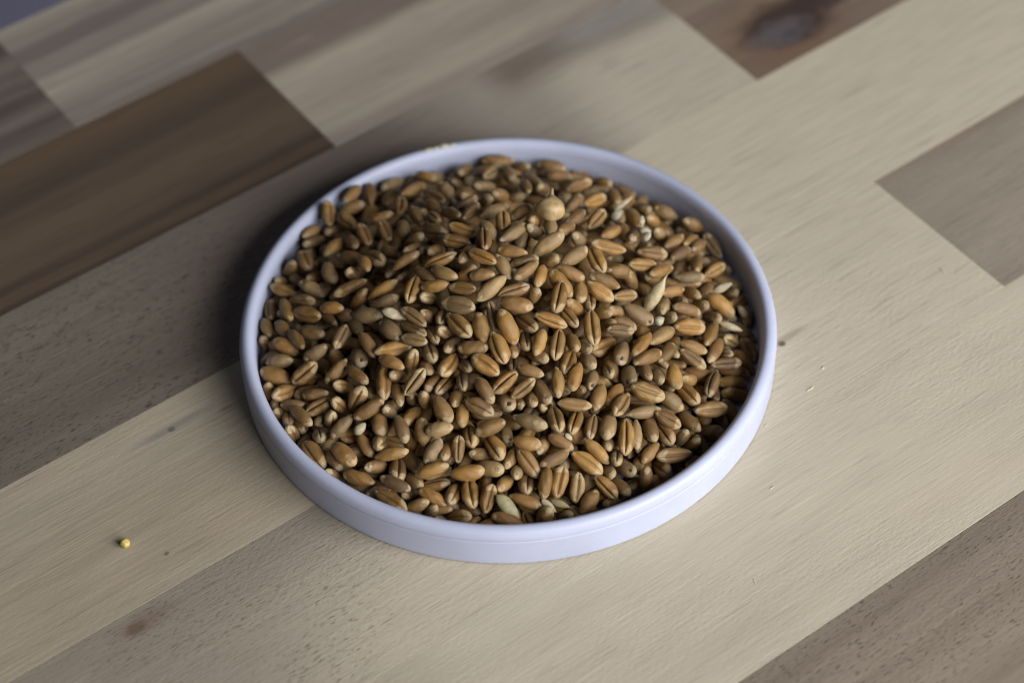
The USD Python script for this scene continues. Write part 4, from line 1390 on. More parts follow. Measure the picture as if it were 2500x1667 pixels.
578 642 513 187 -25 -145 971 653 340 nb
781 960 366 856 -67 -255 -444 549 332 nb
641 1241 483 986 -43 47 -157 593 286 nb
558 1817 523 -138 439 -532 711 545 283 ab
594 2177 440 565 -359 29 742 644 323 nb
505 2541 489 864 373 -106 -320 566 282 ab
601 2962 510 542 221 357 728 612 288 nb
576 3334 439 40 986 -156 53 608 279 pb
524 3568 511 936 4 22 352 671 253 nb
519 3943 478 -270 93 -173 943 625 287 pb
552 4334 562 -508 850 -131 -55 569 278 nb
1071 -3806 420 -428 -466 387 670 525 310 nb
925 -3261 489 -501 218 -582 602 614 286 pb
980 -2887 524 240 -47 -324 914 645 306 pb
1082 -2629 516 -181 -349 873 290 690 273 nb
1022 -2159 477 46 385 916 104 586 290 nb
1105 -1869 536 1 929 -365 67 567 335 nb
990 -1481 553 -404 100 -329 848 573 336 nb
1043 -999 356 700 -419 449 -365 682 321 nb
1141 -701 522 -63 -74 980 174 622 314 ab
1239 -416 520 370 45 -53 926 586 322 nb
1033 -48 556 -256 -137 891 348 658 295 nb
1179 447 411 359 167 910 124 636 338 nb
1118 781 488 91 630 767 78 537 277 nb
1134 1138 569 -505 302 -363 722 520 315 ab
1029 1542 504 423 -67 -251 868 690 295 pb
1051 1903 467 -59 214 958 -182 618 286 pb
1063 2349 541 810 459 -134 -339 567 335 nb
1110 2749 480 -151 -683 -136 701 587 296 nb
1141 3028 542 243 967 -24 68 650 300 nb
1077 3374 527 83 500 782 361 575 272 ab
961 3814 402 -217 276 768 535 656 281 ab
914 4045 576 228 930 210 200 616 311 pb
1015 4318 524 -649 185 -205 709 607 320 nb
1379 -3750 366 -464 -439 188 746 601 326 pb
1472 -3130 535 442 689 -504 -275 573 298 nb
1452 -2697 411 567 612 537 -127 521 297 nb
1507 -2330 355 827 -449 321 -104 658 283 pb
1539 -2066 516 -57 -88 -30 994 590 293 nb
1465 -1588 496 952 -303 19 -27 590 322 nb
1705 -1258 584 337 -405 602 -600 577 315 nb
1677 -806 528 -495 -16 282 822 572 313 ab
1576 -494 312 -127 101 945 -285 583 307 pb
1673 -222 542 634 62 63 769 520 281 pb
1599 145 570 -180 -23 905 384 596 326 ab
1599 625 365 195 -234 424 853 606 252 pb
1656 985 510 -189 974 125 25 560 312 ab
1531 1297 518 92 161 456 871 621 287 ab
1581 1861 449 -9 777 -625 76 607 316 pb
1619 2141 471 450 -535 239 674 577 294 nb
1673 2511 518 -331 -518 699 364 578 279 nb
1644 2894 597 295 923 47 -245 628 296 nb
1515 3142 449 515 259 813 85 588 324 nb
1566 3569 558 -112 186 654 725 562 308 pb
1479 3995 527 974 4 38 -224 638 337 nb
1516 4287 489 184 982 30 2 602 275 pb
1956 -3051 496 -239 702 634 -221 607 297 nb
2124 -2618 595 -44 83 550 830 573 306 nb
1900 -2539 485 130 -16 817 -562 608 279 nb
2054 -2181 618 -72 -284 -382 877 650 306 ab
2039 -1814 400 -415 159 861 -247 614 292 pb
1979 -1488 517 -133 282 861 -403 623 323 nb
1995 -1026 562 -676 689 -239 -102 613 327 nb
2217 -516 542 -317 924 213 17 614 291 pb
1973 -371 487 667 302 -280 -621 521 297 nb
2139 12 308 -494 37 -185 848 632 307 ab
2250 439 499 258 -550 568 -555 646 299 nb
2007 697 517 -530 -481 569 405 609 290 pb
2000 1276 548 994 -36 -63 -82 638 299 nb
2094 1598 502 769 -266 -199 546 601 296 ab
2070 1957 525 275 715 610 203 652 322 pb
1993 2429 478 436 696 -388 -419 551 304 nb
2163 2678 621 749 -337 570 28 627 299 nb
1904 3137 566 798 -86 -227 552 650 340 ab
1986 3539 557 133 -583 774 -206 654 305 ab
1979 3835 531 37 212 973 -83 645 281 pb
2387 -2649 509 -539 776 218 -244 634 295 pb
2423 -2207 570 180 914 275 240 587 304 nb
2528 -1941 504 784 -162 -152 579 576 312 pb
2464 -1597 570 -588 100 -336 728 636 322 nb
2559 -1145 543 871 -203 -73 442 591 276 ab
2439 -847 544 163 -14 -90 983 627 278 nb
2590 -534 507 703 183 -180 -663 564 274 pb
2743 -221 575 249 -48 45 966 609 297 nb
2585 266 476 790 -602 -27 112 560 268 nb
2658 746 527 950 299 76 54 560 282 nb
2742 1116 552 -293 886 -304 190 617 298 nb
2539 1291 519 -326 -206 323 864 666 293 pb
2629 1737 525 830 -221 -151 489 616 289 nb
2528 2148 632 -28 729 -530 431 653 311 nb
2487 2456 484 404 426 728 355 642 296 ab
2728 2684 575 -23 312 893 324 628 320 pb
2619 3101 439 -657 -343 668 73 598 307 nb
2590 3574 463 41 4 729 -683 609 306 ab
2879 -2414 499 8 693 718 -66 650 297 ab
3078 -2130 521 36 231 967 -102 664 290 nb
3040 -1824 515 997 60 -25 30 620 298 ab
3142 -1335 555 -30 -97 994 34 634 292 nb
3098 -1048 570 39 730 -679 -62 676 260 ab
3145 -628 554 -168 5 892 -420 624 327 ab
3029 -390 455 883 288 270 255 583 264 pb
2975 92 527 400 779 -432 -215 585 312 nb
3120 395 512 57 260 768 583 564 275 nb
3112 824 289 -136 58 -691 708 548 268 nb
3077 1057 534 519 335 477 626 595 307 pb
3123 1534 604 -63 -229 950 -203 613 326 nb
3058 1870 550 161 -190 543 802 621 285 pb
2936 2285 555 -12 -381 900 212 630 317 pb
3145 2588 404 682 -316 164 639 609 324 nb
3012 3085 474 -497 -87 441 742 677 269 pb
3463 -1812 373 382 677 261 572 575 293 pb
3654 -1557 333 -205 34 800 563 607 289 ab
3711 -1289 483 -248 103 -157 950 682 322 nb
3528 -917 571 160 254 930 212 655 319 nb
3509 -261 382 71 403 423 809 599 286 nb
3553 -49 546 991 39 73 108 690 289 pb
3476 253 386 871 -327 -347 117 655 319 pb
3440 651 495 2 -348 937 23 579 285 nb
3620 1133 543 212 -46 -30 976 593 297 nb
3534 1493 574 682 217 -400 -572 646 309 nb
3570 1890 534 -225 946 176 -151 566 298 nb
3495 2193 503 -166 808 503 -257 658 317 nb
3943 -856 373 676 -491 514 -197 644 324 nb
4013 -156 491 572 -561 -357 479 609 291 nb
4039 579 495 -114 977 -175 -51 690 285 pb
4044 950 484 191 181 422 867 562 306 nb
3921 1323 461 -31 283 -205 937 574 293 ab
-3721 90 714 -195 359 891 -198 650 294 pb
-3658 1161 714 740 168 25 650 575 316 pb
-3416 -1349 680 -675 42 -141 723 663 287 nb
-3231 -1055 765 672 63 184 714 579 287 nb
-3324 -798 656 458 67 796 391 666 297 ab
-3104 -416 804 -39 140 36 989 648 293 nb
-3358 -136 764 302 -166 -21 938 622 319 ab
-3175 254 707 692 713 27 -113 584 283 ab
-3363 614 747 -138 -26 401 905 581 305 ab
-3311 1042 748 -413 -162 412 796 608 304 nb
-3240 1478 735 -443 859 -255 -34 527 285 pb
-3403 1717 771 134 -623 722 -270 593 318 nb
-3207 2116 625 -232 266 896 271 595 266 ab
-3245 2441 777 124 607 737 270 602 326 nb
-2574 -1780 696 -174 325 817 -444 573 292 nb
-2829 -1342 765 135 936 318 72 652 320 pb
-2799 -907 639 783 536 -287 130 642 303 nb
-2887 -701 783 655 373 61 654 592 254 pb
-2780 -266 587 -286 -388 875 35 594 269 pb
-2729 -19 711 -10 -675 729 -109 536 301 nb
-2864 363 774 -297 -377 434 762 595 312 pb
-2704 806 764 321 748 517 263 603 319 ab
-2700 1269 750 598 -291 142 734 655 312 nb
-2715 1705 704 -304 622 654 -305 662 321 nb
-2873 1916 849 -407 873 265 33 638 306 ab
-2706 2150 650 320 7 601 733 611 313 ab
-2757 2636 804 -51 63 889 -450 647 316 pb
-2780 3151 769 -14 76 790 -608 655 319 ab
-2402 3417 524 908 -127 -147 -372 585 264 ab
-2127 -2473 774 796 358 -21 -487 581 286 nb
-2246 -2043 773 94 16 944 -315 632 300 pb
-2129 -1641 792 135 96 119 979 621 259 nb
-2206 -1299 821 787 512 15 345 612 332 ab
-2272 -856 761 -475 -282 466 691 606 337 nb
-2214 -482 584 -536 802 260 47 563 273 ab
-2267 -89 628 14 454 -349 819 609 305 nb
-2383 323 790 832 -282 86 -469 589 307 nb
-2263 695 722 -237 -499 789 269 597 333 ab
-2241 1041 778 375 770 -478 -193 588 280 pb
-2224 1630 701 11 460 888 1 677 296 nb
-2197 1880 576 -70 781 -618 53 649 294 ab
-2064 2220 692 -245 885 -13 396 667 310 ab
-2307 2527 768 533 -74 -75 839 611 286 ab
-2266 2956 798 -310 630 664 -257 677 288 nb
-2233 3277 679 850 -336 -279 -294 604 280 nb
-2318 3709 716 319 232 426 814 604 290 ab
-1559 -2923 729 929 316 187 -44 656 274 pb
-1618 -2627 652 -269 -490 -169 812 636 273 nb
-1621 -2237 765 523 447 413 596 616 295 nb
-1785 -1883 674 -328 915 38 232 632 308 ab
-1737 -1407 759 319 882 -233 -255 672 336 ab
-1804 -1028 728 896 -204 112 -379 662 306 ab
-1784 -730 723 272 959 78 -21 604 300 nb
-1853 -213 721 5 -87 975 204 622 281 pb
-1677 -28 594 353 928 -119 11 578 286 nb
-1655 473 778 830 -88 -28 550 584 322 ab
-1733 777 769 -63 783 -617 41 661 307 nb
-1801 1078 744 106 886 451 36 690 300 nb
-1715 1516 752 875 430 97 199 658 335 pb
-1710 1902 621 742 458 -166 -460 592 309 nb
-1769 2277 600 -228 -326 423 814 649 304 nb
-1686 2725 660 493 750 293 -330 603 268 nb
-1672 3180 786 304 947 79 -74 630 298 nb
-1652 3530 652 -281 -263 912 141 637 318 pb
-1081 -2906 764 -80 991 -47 98 575 298 nb
-1228 -2665 725 -212 499 -137 829 613 250 ab
-1267 -2347 756 802 -253 -510 180 656 304 ab
-1299 -1855 699 709 -334 147 -603 567 274 pb
-1313 -1517 701 -268 -552 733 293 613 262 ab
-1287 -1151 748 669 -386 -284 568 676 320 pb
-1236 -747 652 -122 587 -551 580 654 284 pb
-1318 -428 627 62 -459 723 -513 568 304 ab
-1309 -110 589 114 371 -336 858 585 250 ab
-1289 403 497 370 348 711 -486 590 294 pb
-1181 605 724 513 -32 -475 714 650 327 nb
-1321 1126 672 -645 662 -381 -12 538 282 nb
-1186 1477 591 12 256 -279 925 608 298 pb
-1232 1910 728 735 43 -37 -675 643 301 ab
-1219 2217 749 -480 -170 166 844 589 300 pb
-1325 2560 799 954 -153 47 -254 629 289 nb
-1085 3074 570 315 640 390 582 599 265 nb
-1285 3230 786 -655 683 87 311 543 285 pb
-1229 3662 747 180 -90 -557 806 550 340 nb
-647 -2913 692 119 883 -347 293 596 309 ab
-758 -2412 717 973 -218 -32 -63 621 313 nb
-544 -2090 687 246 -172 938 -174 622 287 pb
-702 -1730 609 -250 177 -238 922 605 326 nb
-753 -1282 677 707 -518 -214 431 612 303 ab
-700 -904 680 931 -351 -95 27 604 275 nb
-753 -635 517 -298 -510 564 577 551 269 nb
-632 -265 574 152 888 389 193 637 298 ab
-715 83 568 458 -152 -263 836 619 310 nb
-860 572 559 -177 -3 -541 822 644 299 pb
-767 877 631 381 -359 -424 739 648 258 pb
-647 1353 575 -87 753 -600 257 626 301 nb
-690 1853 756 -175 420 761 -463 661 301 nb
-740 2212 703 -67 622 750 -212 631 283 pb
-738 2499 702 -90 -29 -36 995 647 264 nb
-714 2743 575 188 947 -258 36 671 300 nb
-790 3133 618 199 -247 449 835 552 283 nb
-704 3532 683 402 -300 -164 849 597 293 nb
-231 -3066 746 30 -11 102 994 611 291 nb
-368 -2701 800 883 -200 -111 -410 614 300 pb
-316 -2319 703 72 -201 750 -625 550 273 nb
-133 -1970 597 526 263 554 589 582 275 ab
-292 -1612 595 52 268 559 783 565 340 pb
-170 -1207 742 390 -619 627 -268 649 323 ab
-320 -813 596 -407 45 -83 909 654 291 pb
-160 -482 746 32 -448 872 192 563 308 pb
-315 -35 702 190 -74 -640 741 581 312 nb
-142 352 765 -111 -119 738 655 596 301 nb
-187 865 714 -321 912 -253 -37 616 303 pb
-48 1271 623 -321 817 -420 229 684 299 ab
-228 1467 681 205 515 -112 824 623 276 nb
-98 1773 577 100 203 849 477 563 302 nb
-162 2117 751 -284 888 301 -200 632 299 nb
-81 2719 579 461 388 84 794 626 288 ab
-197 3014 704 -283 401 760 -426 678 250 ab
-305 3397 757 -285 -239 634 678 595 287 nb
-160 3812 614 247 -421 -384 784 529 282 nb
273 -2932 823 -428 755 462 -184 595 275 ab
273 -2458 703 573 426 -500 -491 543 290 nb
455 -2041 612 -143 742 -652 -65 626 288 ab
285 -1815 757 -89 -295 951 -11 541 315 nb
374 -1501 780 369 189 168 894 595 275 nb
290 -1093 733 241 -303 -504 772 583 267 ab
360 -667 560 -513 -556 599 262 650 328 nb
321 -281 677 613 377 242 650 620 288 nb
223 -12 529 98 -663 715 -196 634 294 nb
358 444 695 -193 -342 721 571 648 283 nb
285 931 611 161 -97 944 -271 595 330 nb
318 1311 651 681 -658 199 252 585 288 nb
298 1717 591 759 68 405 -505 609 329 nb
279 2052 652 879 291 -94 -365 645 313 ab
293 2417 733 333 279 412 801 592 278 ab
248 2721 582 -550 658 508 -82 645 289 pb
384 3245 690 119 930 338 -87 565 285 pb
222 3536 739 922 -180 292 183 592 317 pb
253 3820 628 835 -208 -47 507 592 314 ab
789 -3047 654 380 -263 -148 874 556 279 nb
895 -2663 787 242 -138 747 -603 690 329 nb
749 -2248 751 623 407 651 -149 688 292 pb
816 -1976 730 322 941 -83 -63 520 298 nb
702 -1664 595 -534 210 722 -386 635 317 ab
815 -1197 749 -145 -115 960 210 593 285 ab
780 -788 553 939 -329 22 95 611 293 nb
802 -341 602 400 631 404 528 678 327 pb
750 23 718 317 905 -277 59 563 304 nb
784 346 651 -536 239 -79 806 577 326 nb
807 769 685 803 -175 164 -546 690 296 pb
770 1055 671 -244 131 -148 949 625 300 nb
689 1467 626 -125 65 984 107 525 322 pb
808 1858 713 -378 863 -317 113 602 317 nb
742 2324 727 165 963 -189 99 629 312 nb
891 2585 754 428 -144 -36 891 618 321 ab
871 2905 664 -636 396 653 -107 597 323 ab
748 3356 705 614 -149 -234 739 680 286 nb
828 3712 703 710 -380 334 -490 679 334 pb
1276 -2892 743 352 77 114 926 583 324 ab
1231 -2499 710 -280 -58 902 325 611 292 pb
1292 -2170 720 277 816 -422 -280 609 337 nb
1379 -1820 803 485 761 156 401 603 299 nb
1302 -1316 680 128 983 75 112 626 302 ab
1316 -1059 556 459 11 -301 836 608 304 pb
1475 -583 675 127 545 812 -169 640 294 ab
1415 -239 775 -66 170 895 -407 581 321 nb
1283 93 579 312 657 -593 -345 616 303 ab
1481 595 617 172 -459 778 -393 641 290 ab
1339 814 703 806 442 195 341 661 286 ab
1259 1350 740 366 705 508 334 618 294 nb
1313 1673 601 511 849 109 -78 581 295 nb
1324 2050 683 192 885 422 37 612 292 nb
1369 2406 748 933 233 -139 -236 607 297 ab
1410 2732 717 793 108 567 196 592 300 ab
1174 3120 818 -314 -386 680 539 652 301 pb
1275 3588 640 357 -527 -390 666 570 330 pb
1634 -2702 618 618 447 551 340 641 274 pb
1815 -2342 657 146 880 32 451 660 304 pb
1763 -1859 639 -21 997 54 -48 572 272 nb
1723 -1617 767 -56 -125 984 115 520 309 nb
1857 -1212 881 8 -110 460 881 558 323 ab
1875 -713 736 155 830 530 -79 625 282 ab
1856 -424 754 -559 107 -124 813 619 317 pb
2011 30 590 697 550 -424 -180 642 291 pb
1825 348 639 153 -439 -443 766 668 323 nb
1928 823 752 149 845 496 136 613 297 pb
1764 1143 764 -51 43 991 118 565 289 nb
1771 1584 652 448 -174 -169 860 681 305 nb
1888 1875 754 -92 -569 810 -111 603 288 ab
1851 2260 752 -62 -486 851 190 563 303 ab
1843 2580 750 910 -248 153 -294 579 291 nb
1864 2909 751 461 867 80 -171 520 277 pb
2443 -2036 768 -601 23 121 790 647 303 nb
2222 -1807 734 659 546 13 -517 554 286 nb
2222 -1445 791 886 55 67 456 603 310 pb
2236 -1085 686 -63 228 -583 777 629 254 pb
2422 -679 757 -154 3 -86 984 563 309 nb
2307 -132 627 -460 673 -572 91 607 331 ab
2394 223 706 710 46 49 -701 585 317 pb
2468 532 730 742 -40 -299 598 627 288 nb
2272 937 637 -294 1 -235 926 629 340 nb
2305 1303 732 857 -478 -60 184 545 285 nb
2342 1643 679 842 -119 -307 427 544 291 nb
2370 1925 748 940 -293 119 -130 636 270 nb
2283 2320 641 158 -271 489 814 573 307 ab
2353 3011 612 715 -582 365 -130 645 324 ab
2716 -1441 674 186 247 -465 830 631 305 nb
2821 -1143 758 845 -311 202 -385 690 293 nb
2875 -820 706 -498 -343 778 169 685 309 nb
2869 -443 776 -53 584 809 -28 681 336 pb
2792 54 748 -136 -250 136 949 610 293 nb
2921 358 769 260 62 -35 963 560 287 nb
2981 663 683 836 136 104 521 608 317 nb
2996 1163 805 -271 -249 543 754 642 312 nb
2776 1561 776 534 580 481 384 624 308 ab
2771 1987 572 0 883 39 468 626 322 pb
3677 -610 552 111 295 948 -47 584 324 nb
3303 -224 716 87 794 -581 -154 612 303 pb
3367 139 714 437 214 118 866 606 329 nb
3386 496 727 204 689 690 -91 602 305 nb
3385 924 667 233 282 927 88 606 310 nb
-2990 0 908 -37 4 -547 836 584 275 pb
-3038 456 1007 -305 -406 834 216 606 315 nb
-2996 1339 887 -45 111 -663 739 653 332 nb
-2486 -1250 1025 761 583 227 174 637 340 pb
-2606 -966 856 -262 496 -457 690 630 303 ab
-2613 -495 878 780 -350 104 -509 625 324 nb
-2483 -218 866 -436 400 -51 805 570 316 nb
-2574 138 970 -124 642 756 -26 609 282 pb
-2685 613 1070 -387 388 -444 709 690 323 nb
-2533 971 968 155 885 -410 -158 563 333 ab
-2348 1414 868 228 721 648 95 598 292 nb
-2432 1716 930 16 133 991 -6 670 253 nb
-2477 2121 903 601 -531 548 -237 647 301 ab
-2038 -1829 961 -125 724 -678 24 615 302 ab
-1956 -1490 1004 227 950 -111 -182 580 306 nb
-2049 -1023 1009 -344 862 -373 7 599 296 pb
-2087 -708 1009 342 -573 729 -151 596 301 nb
-2090 -392 885 406 0 246 880 661 292 nb
-1998 47 900 38 989 -36 -141 578 333 ab
-2027 367 914 136 293 929 178 595 305 pb
-2129 738 1000 -461 -81 223 855 667 300 ab
-2041 1155 1005 540 387 286 690 583 323 nb
-2002 1581 964 916 346 -165 119 628 310 pb
-1914 1985 835 719 282 -239 -589 575 321 pb
-2197 2183 949 -573 574 481 -333 686 300 ab
-1950 2746 839 -275 240 -621 694 624 275 pb
-1457 -1945 961 -34 12 -73 997 597 327 nb
-1401 -1654 950 980 -193 28 -50 554 288 pb
-1441 -1332 927 -27 11 953 301 586 296 pb
-1523 -864 928 83 -177 951 -241 552 289 pb
-1601 -544 805 293 948 19 -125 584 300 pb
-1505 -222 847 486 -281 -436 704 576 288 nb
-1532 176 826 944 -9 243 -224 581 290 pb
-1532 653 987 887 -255 0 -384 595 282 nb
-1576 981 978 995 -26 -74 -59 579 296 ab
-1531 1290 852 160 223 929 -250 568 302 ab
-1421 1607 940 192 207 275 919 583 293 nb
-1555 2007 904 738 442 -166 -481 603 282 nb
-1659 2414 915 281 169 938 111 690 292 ab
-1424 2860 887 849 52 -237 -470 674 308 nb
-940 -2600 846 31 111 -237 965 632 291 ab
-969 -2153 916 918 -50 268 -288 612 312 nb
-842 -1907 808 10 549 834 51 578 285 ab
-973 -1506 863 -531 774 279 -202 578 316 nb
-1024 -1114 911 -116 704 479 -510 594 312 nb
-1028 -748 867 -347 753 528 -186 665 272 nb
-904 -354 818 87 988 83 -95 624 321 nb
-956 -79 744 -455 -12 -10 890 576 299 nb
-1018 253 797 -233 795 535 -163 597 330 nb
-993 824 793 834 -384 -177 355 619 308 ab
-954 1289 743 218 -80 448 864 564 340 nb
-1078 1589 860 -234 397 762 -455 665 297 pb
-978 2037 966 984 -73 -14 -165 655 335 ab
-896 2363 978 902 -273 9 -335 649 310 ab
-1034 2722 916 269 409 864 -113 620 338 ab
-976 3227 778 119 17 759 -640 623 257 pb
-453 -2424 940 -12 979 -200 -36 596 268 pb
-376 -2159 966 928 -97 -23 359 669 306 nb
-488 -1682 852 -16 -268 -658 703 669 280 ab
-600 -1152 868 913 -381 -100 108 557 300 pb
-458 -905 833 700 -203 49 -683 610 261 ab
-537 -633 788 117 724 -679 28 666 292 nb
-536 -150 833 -339 -269 698 571 597 277 pb
-544 304 734 -247 958 -140 -32 614 269 pb
-506 546 860 624 -58 106 772 554 301 ab
-451 1037 758 261 -315 792 -453 677 321 nb
-625 1264 832 -339 333 816 -330 618 291 nb
-443 1695 814 214 -235 923 -218 560 286 nb
-405 2267 876 -475 857 41 -193 606 329 nb
-491 2673 887 31 378 916 -129 626 314 ab
-603 2938 801 -217 -119 10 969 677 291 nb
-595 3185 955 -118 990 61 40 595 315 pb
1 -2563 831 462 750 -473 -34 546 312 nb
84 -2135 830 -317 811 485 79 601 281 nb
-120 -1917 891 -165 589 790 40 631 315 nb
-81 -1489 905 424 200 745 474 635 266 nb
100 -1210 866 -474 318 628 -529 620 290 nb
50 -763 810 -3 286 949 -130 632 321 nb
37 -185 787 -242 -7 748 619 605 297 ab
5 166 974 -418 655 -471 418 636 263 ab
147 293 776 -251 226 -564 754 678 308 pb
-42 670 942 565 -551 522 -323 592 293 pb
-16 1119 860 969 -215 -42 -110 641 301 ab
38 1579 831 -404 -120 498 758 648 307 ab
43 1983 872 -286 831 -380 288 578 300 nb
-24 2452 854 829 309 -421 -200 632 302 nb
53 2806 853 974 -167 6 -153 591 287 nb
72 3124 889 751 -117 -335 557 555 316 ab
409 -2446 992 853 498 53 -146 542 318 pb
528 -2025 928 866 446 171 -149 655 310 ab
613 -1677 903 -130 139 -134 972 520 265 pb
576 -1253 904 862 -466 166 -107 602 285 nb
588 -868 831 232 711 664 -21 574 303 pb
548 -481 675 724 -257 588 -252 618 297 nb
639 -202 849 -96 -278 925 240 595 301 ab
561 214 890 -35 -285 898 -332 608 288 nb
574 546 905 889 331 -141 -282 617 283 pb
438 866 840 224 -55 795 562 570 283 nb
550 1404 889 -454 610 -500 415 601 312 nb
525 1852 916 72 981 44 173 677 289 pb
560 2145 895 830 -262 58 -489 532 324 pb
595 2618 943 -42 -259 822 -505 624 302 nb
573 2953 804 309 -557 658 -402 649 296 nb
1061 -2313 916 361 -280 -511 729 581 269 nb
1045 -1843 976 961 259 -11 -96 672 299 nb
1066 -1525 871 945 23 -59 -320 599 340 nb
1140 -1100 838 638 -328 -81 692 658 267 nb
1070 -787 772 395 -36 -99 913 690 271 ab
1062 -301 861 664 656 40 -355 581 302 nb
1068 93 816 193 678 -647 -293 597 304 ab
1080 435 830 122 81 -194 970 633 340 nb
1034 833 878 413 897 -148 -52 631 277 pb
945 1226 845 116 -52 -130 983 533 319 nb
988 1500 920 -128 91 959 237 621 299 pb
1091 1821 823 -520 808 258 105 642 271 ab
999 2363 992 415 905 84 -34 638 285 pb
1080 2763 961 364 -128 -95 918 587 287 ab
1616 -2155 838 -602 680 -306 284 583 272 ab
1647 -1768 1000 797 -51 -142 585 593 287 ab
1530 -1338 964 -378 594 -534 468 580 303 pb
1592 -971 816 983 104 29 149 589 318 ab
1514 -533 973 309 -470 636 -528 637 339 nb
1776 -143 920 112 858 -439 -241 589 276 ab
1571 139 872 -130 -227 960 -104 612 299 nb
1646 493 811 -406 851 332 -28 631 300 nb
1567 919 932 -640 751 59 149 594 329 nb
1485 1492 792 -15 -603 718 349 612 279 ab
1565 1749 881 -320 58 -334 885 617 300 pb
1617 2102 898 156 978 -137 34 690 290 nb
1619 2471 986 -299 954 29 16 614 300 nb
1961 -1993 840 -70 732 -570 367 555 300 pb
1970 -1518 1026 268 618 -526 -519 588 300 nb
2195 -1190 999 413 525 388 635 534 323 pb
2159 -766 980 -14 704 -657 270 560 318 nb
2242 -450 928 789 -19 -211 -577 604 306 nb
2126 -21 901 579 790 12 201 534 340 nb
2118 434 867 913 -230 288 -173 614 340 nb
2102 951 974 156 973 141 -95 596 340 ab
2045 1288 897 341 -194 -194 899 616 292 pb
2102 1569 920 -21 -125 -242 962 604 295 pb
2186 2118 974 -59 -61 -588 805 659 340 nb
2450 -1027 839 472 660 -253 -527 640 276 nb
2653 -621 1005 183 196 893 360 552 306 ab
2615 -187 859 1 794 -607 -20 636 297 nb
2618 132 984 -222 668 696 -141 572 336 ab
2659 656 910 -71 -63 -337 937 589 312 ab
2661 1092 818 334 -373 -435 749 622 297 pb
2525 1530 943 26 -68 -469 880 599 310 pb
-2272 -471 1116 795 -293 105 522 541 285 pb
-2253 -154 1090 -261 72 -302 914 551 312 pb
-2227 304 1170 514 648 -431 -362 602 300 pb
-2265 842 1235 -54 -434 897 -62 651 304 pb
-2353 1257 1148 802 105 79 -583 603 290 pb
-1717 -1339 1127 828 -324 -126 440 630 335 pb
-1822 -831 1174 715 -458 164 -502 592 281 nb
-1760 -534 1089 101 78 896 426 609 284 nb
-1832 -131 1114 21 -579 765 281 610 306 pb
-1756 149 1089 283 97 -282 912 574 297 ab
-1737 461 1059 784 -237 157 -552 638 306 nb
-1789 892 1236 387 -270 -422 775 587 297 ab
-1756 1296 1189 208 694 -633 -272 646 329 ab
-1716 1782 1117 979 6 -79 188 594 297 nb
-1776 2122 1110 759 -106 21 642 601 297 pb
-1176 -1479 1151 242 487 826 149 606 286 nb
-1340 -1098 1158 -42 -625 769 -127 617 312 ab
-1164 -772 1126 -181 -9 197 964 604 302 nb
-1256 -519 1032 -120 865 -468 135 640 312 pb
-1266 -152 1032 -474 -42 434 765 590 340 ab
-1212 379 1017 92 379 843 -370 627 300 ab
-1213 754 1072 141 -38 973 179 621 326 ab
-1199 1085 1053 596 87 678 -422 579 291 pb
-1263 1351 1083 -6 -200 980 -7 608 284 pb
-1231 1824 1118 545 -180 -351 740 630 312 nb
-1305 2350 1103 789 -275 370 -407 636 330 ab
-797 -1738 1045 66 -375 900 -212 667 295 ab
-769 -1424 1078 252 740 528 -333 616 295 nb
-822 -1044 1077 473 798 -362 -91 562 250 nb
-689 -593 1056 670 656 204 281 656 332 pb
-757 -131 1021 52 709 -693 124 605 276 pb
-726 134 957 7 -304 935 -181 630 275 nb
-764 383 1064 -125 798 -575 131 580 303 nb
-722 827 994 823 566 -27 50 632 314 nb
-868 1145 1023 781 449 -205 -383 690 313 pb
-780 1666 1038 888 452 -15 -87 608 323 nb
-760 2134 1219 -187 955 158 -166 622 318 nb
-664 2491 1132 228 108 -200 947 581 297 ab
-328 -1921 1148 876 169 72 446 610 282 pb
-327 -1544 1001 889 -422 48 -172 603 271 nb
-274 -1096 1028 -300 680 -666 63 603 318 nb
-317 -785 1059 188 -616 752 -144 555 319 nb
-277 -472 1039 -79 983 45 159 526 280 ab
-285 -125 964 673 -268 -368 583 630 308 nb
-260 229 1107 442 884 5 152 587 330 pb
-343 837 995 531 231 201 791 603 293 pb
-317 1140 1095 774 -168 19 610 650 300 nb
-200 1510 1056 247 576 373 684 669 279 nb
-217 1887 1046 -193 -144 971 -7 627 299 ab
-304 2249 1165 -339 477 653 -481 595 308 ab
-147 2709 1077 -220 -380 808 393 654 303 pb
284 -1748 1089 937 -288 197 -13 654 321 pb
239 -1383 1082 466 26 -184 865 657 330 nb
314 -947 1062 -458 217 669 -543 542 285 pb
247 -561 986 31 -236 970 55 596 295 ab
263 -160 953 544 809 211 67 579 298 nb
351 143 1132 -404 -157 -526 732 608 314 nb
302 482 1156 102 -152 968 -172 600 296 ab
232 733 959 500 673 -358 -412 615 289 ab
220 1346 945 -538 728 -423 -31 615 301 pb
207 1657 1072 964 -22 -109 -243 615 328 nb
364 2008 1110 -208 918 -255 220 626 280 nb
269 2517 1003 206 -474 717 -468 619 290 nb
819 -2087 1181 71 900 428 -43 659 305 nb
794 -1528 1152 -229 -61 585 776 625 326 nb
759 -1061 1008 41 763 -625 -156 607 276 pb
811 -797 1016 -19 -480 831 282 520 286 pb
764 -511 944 901 -221 -24 -373 644 285 nb
733 6 1010 996 13 -32 -83 619 284 ab
1003 360 1106 855 -427 -283 80 608 266 nb
889 811 1103 796 592 84 -92 580 300 nb
687 1069 1021 734 624 254 -90 607 340 nb
834 1619 1116 851 179 -108 -482 596 258 nb
929 1976 1043 414 658 44 627 537 300 nb
711 2289 1124 -143 -292 925 198 595 306 nb
1223 -1350 1093 249 791 -557 51 609 290 ab
1419 -993 1107 383 98 236 888 632 317 ab
1191 -667 999 338 -301 703 -549 630 308 ab
1322 -218 1077 -614 706 -32 -352 599 310 nb
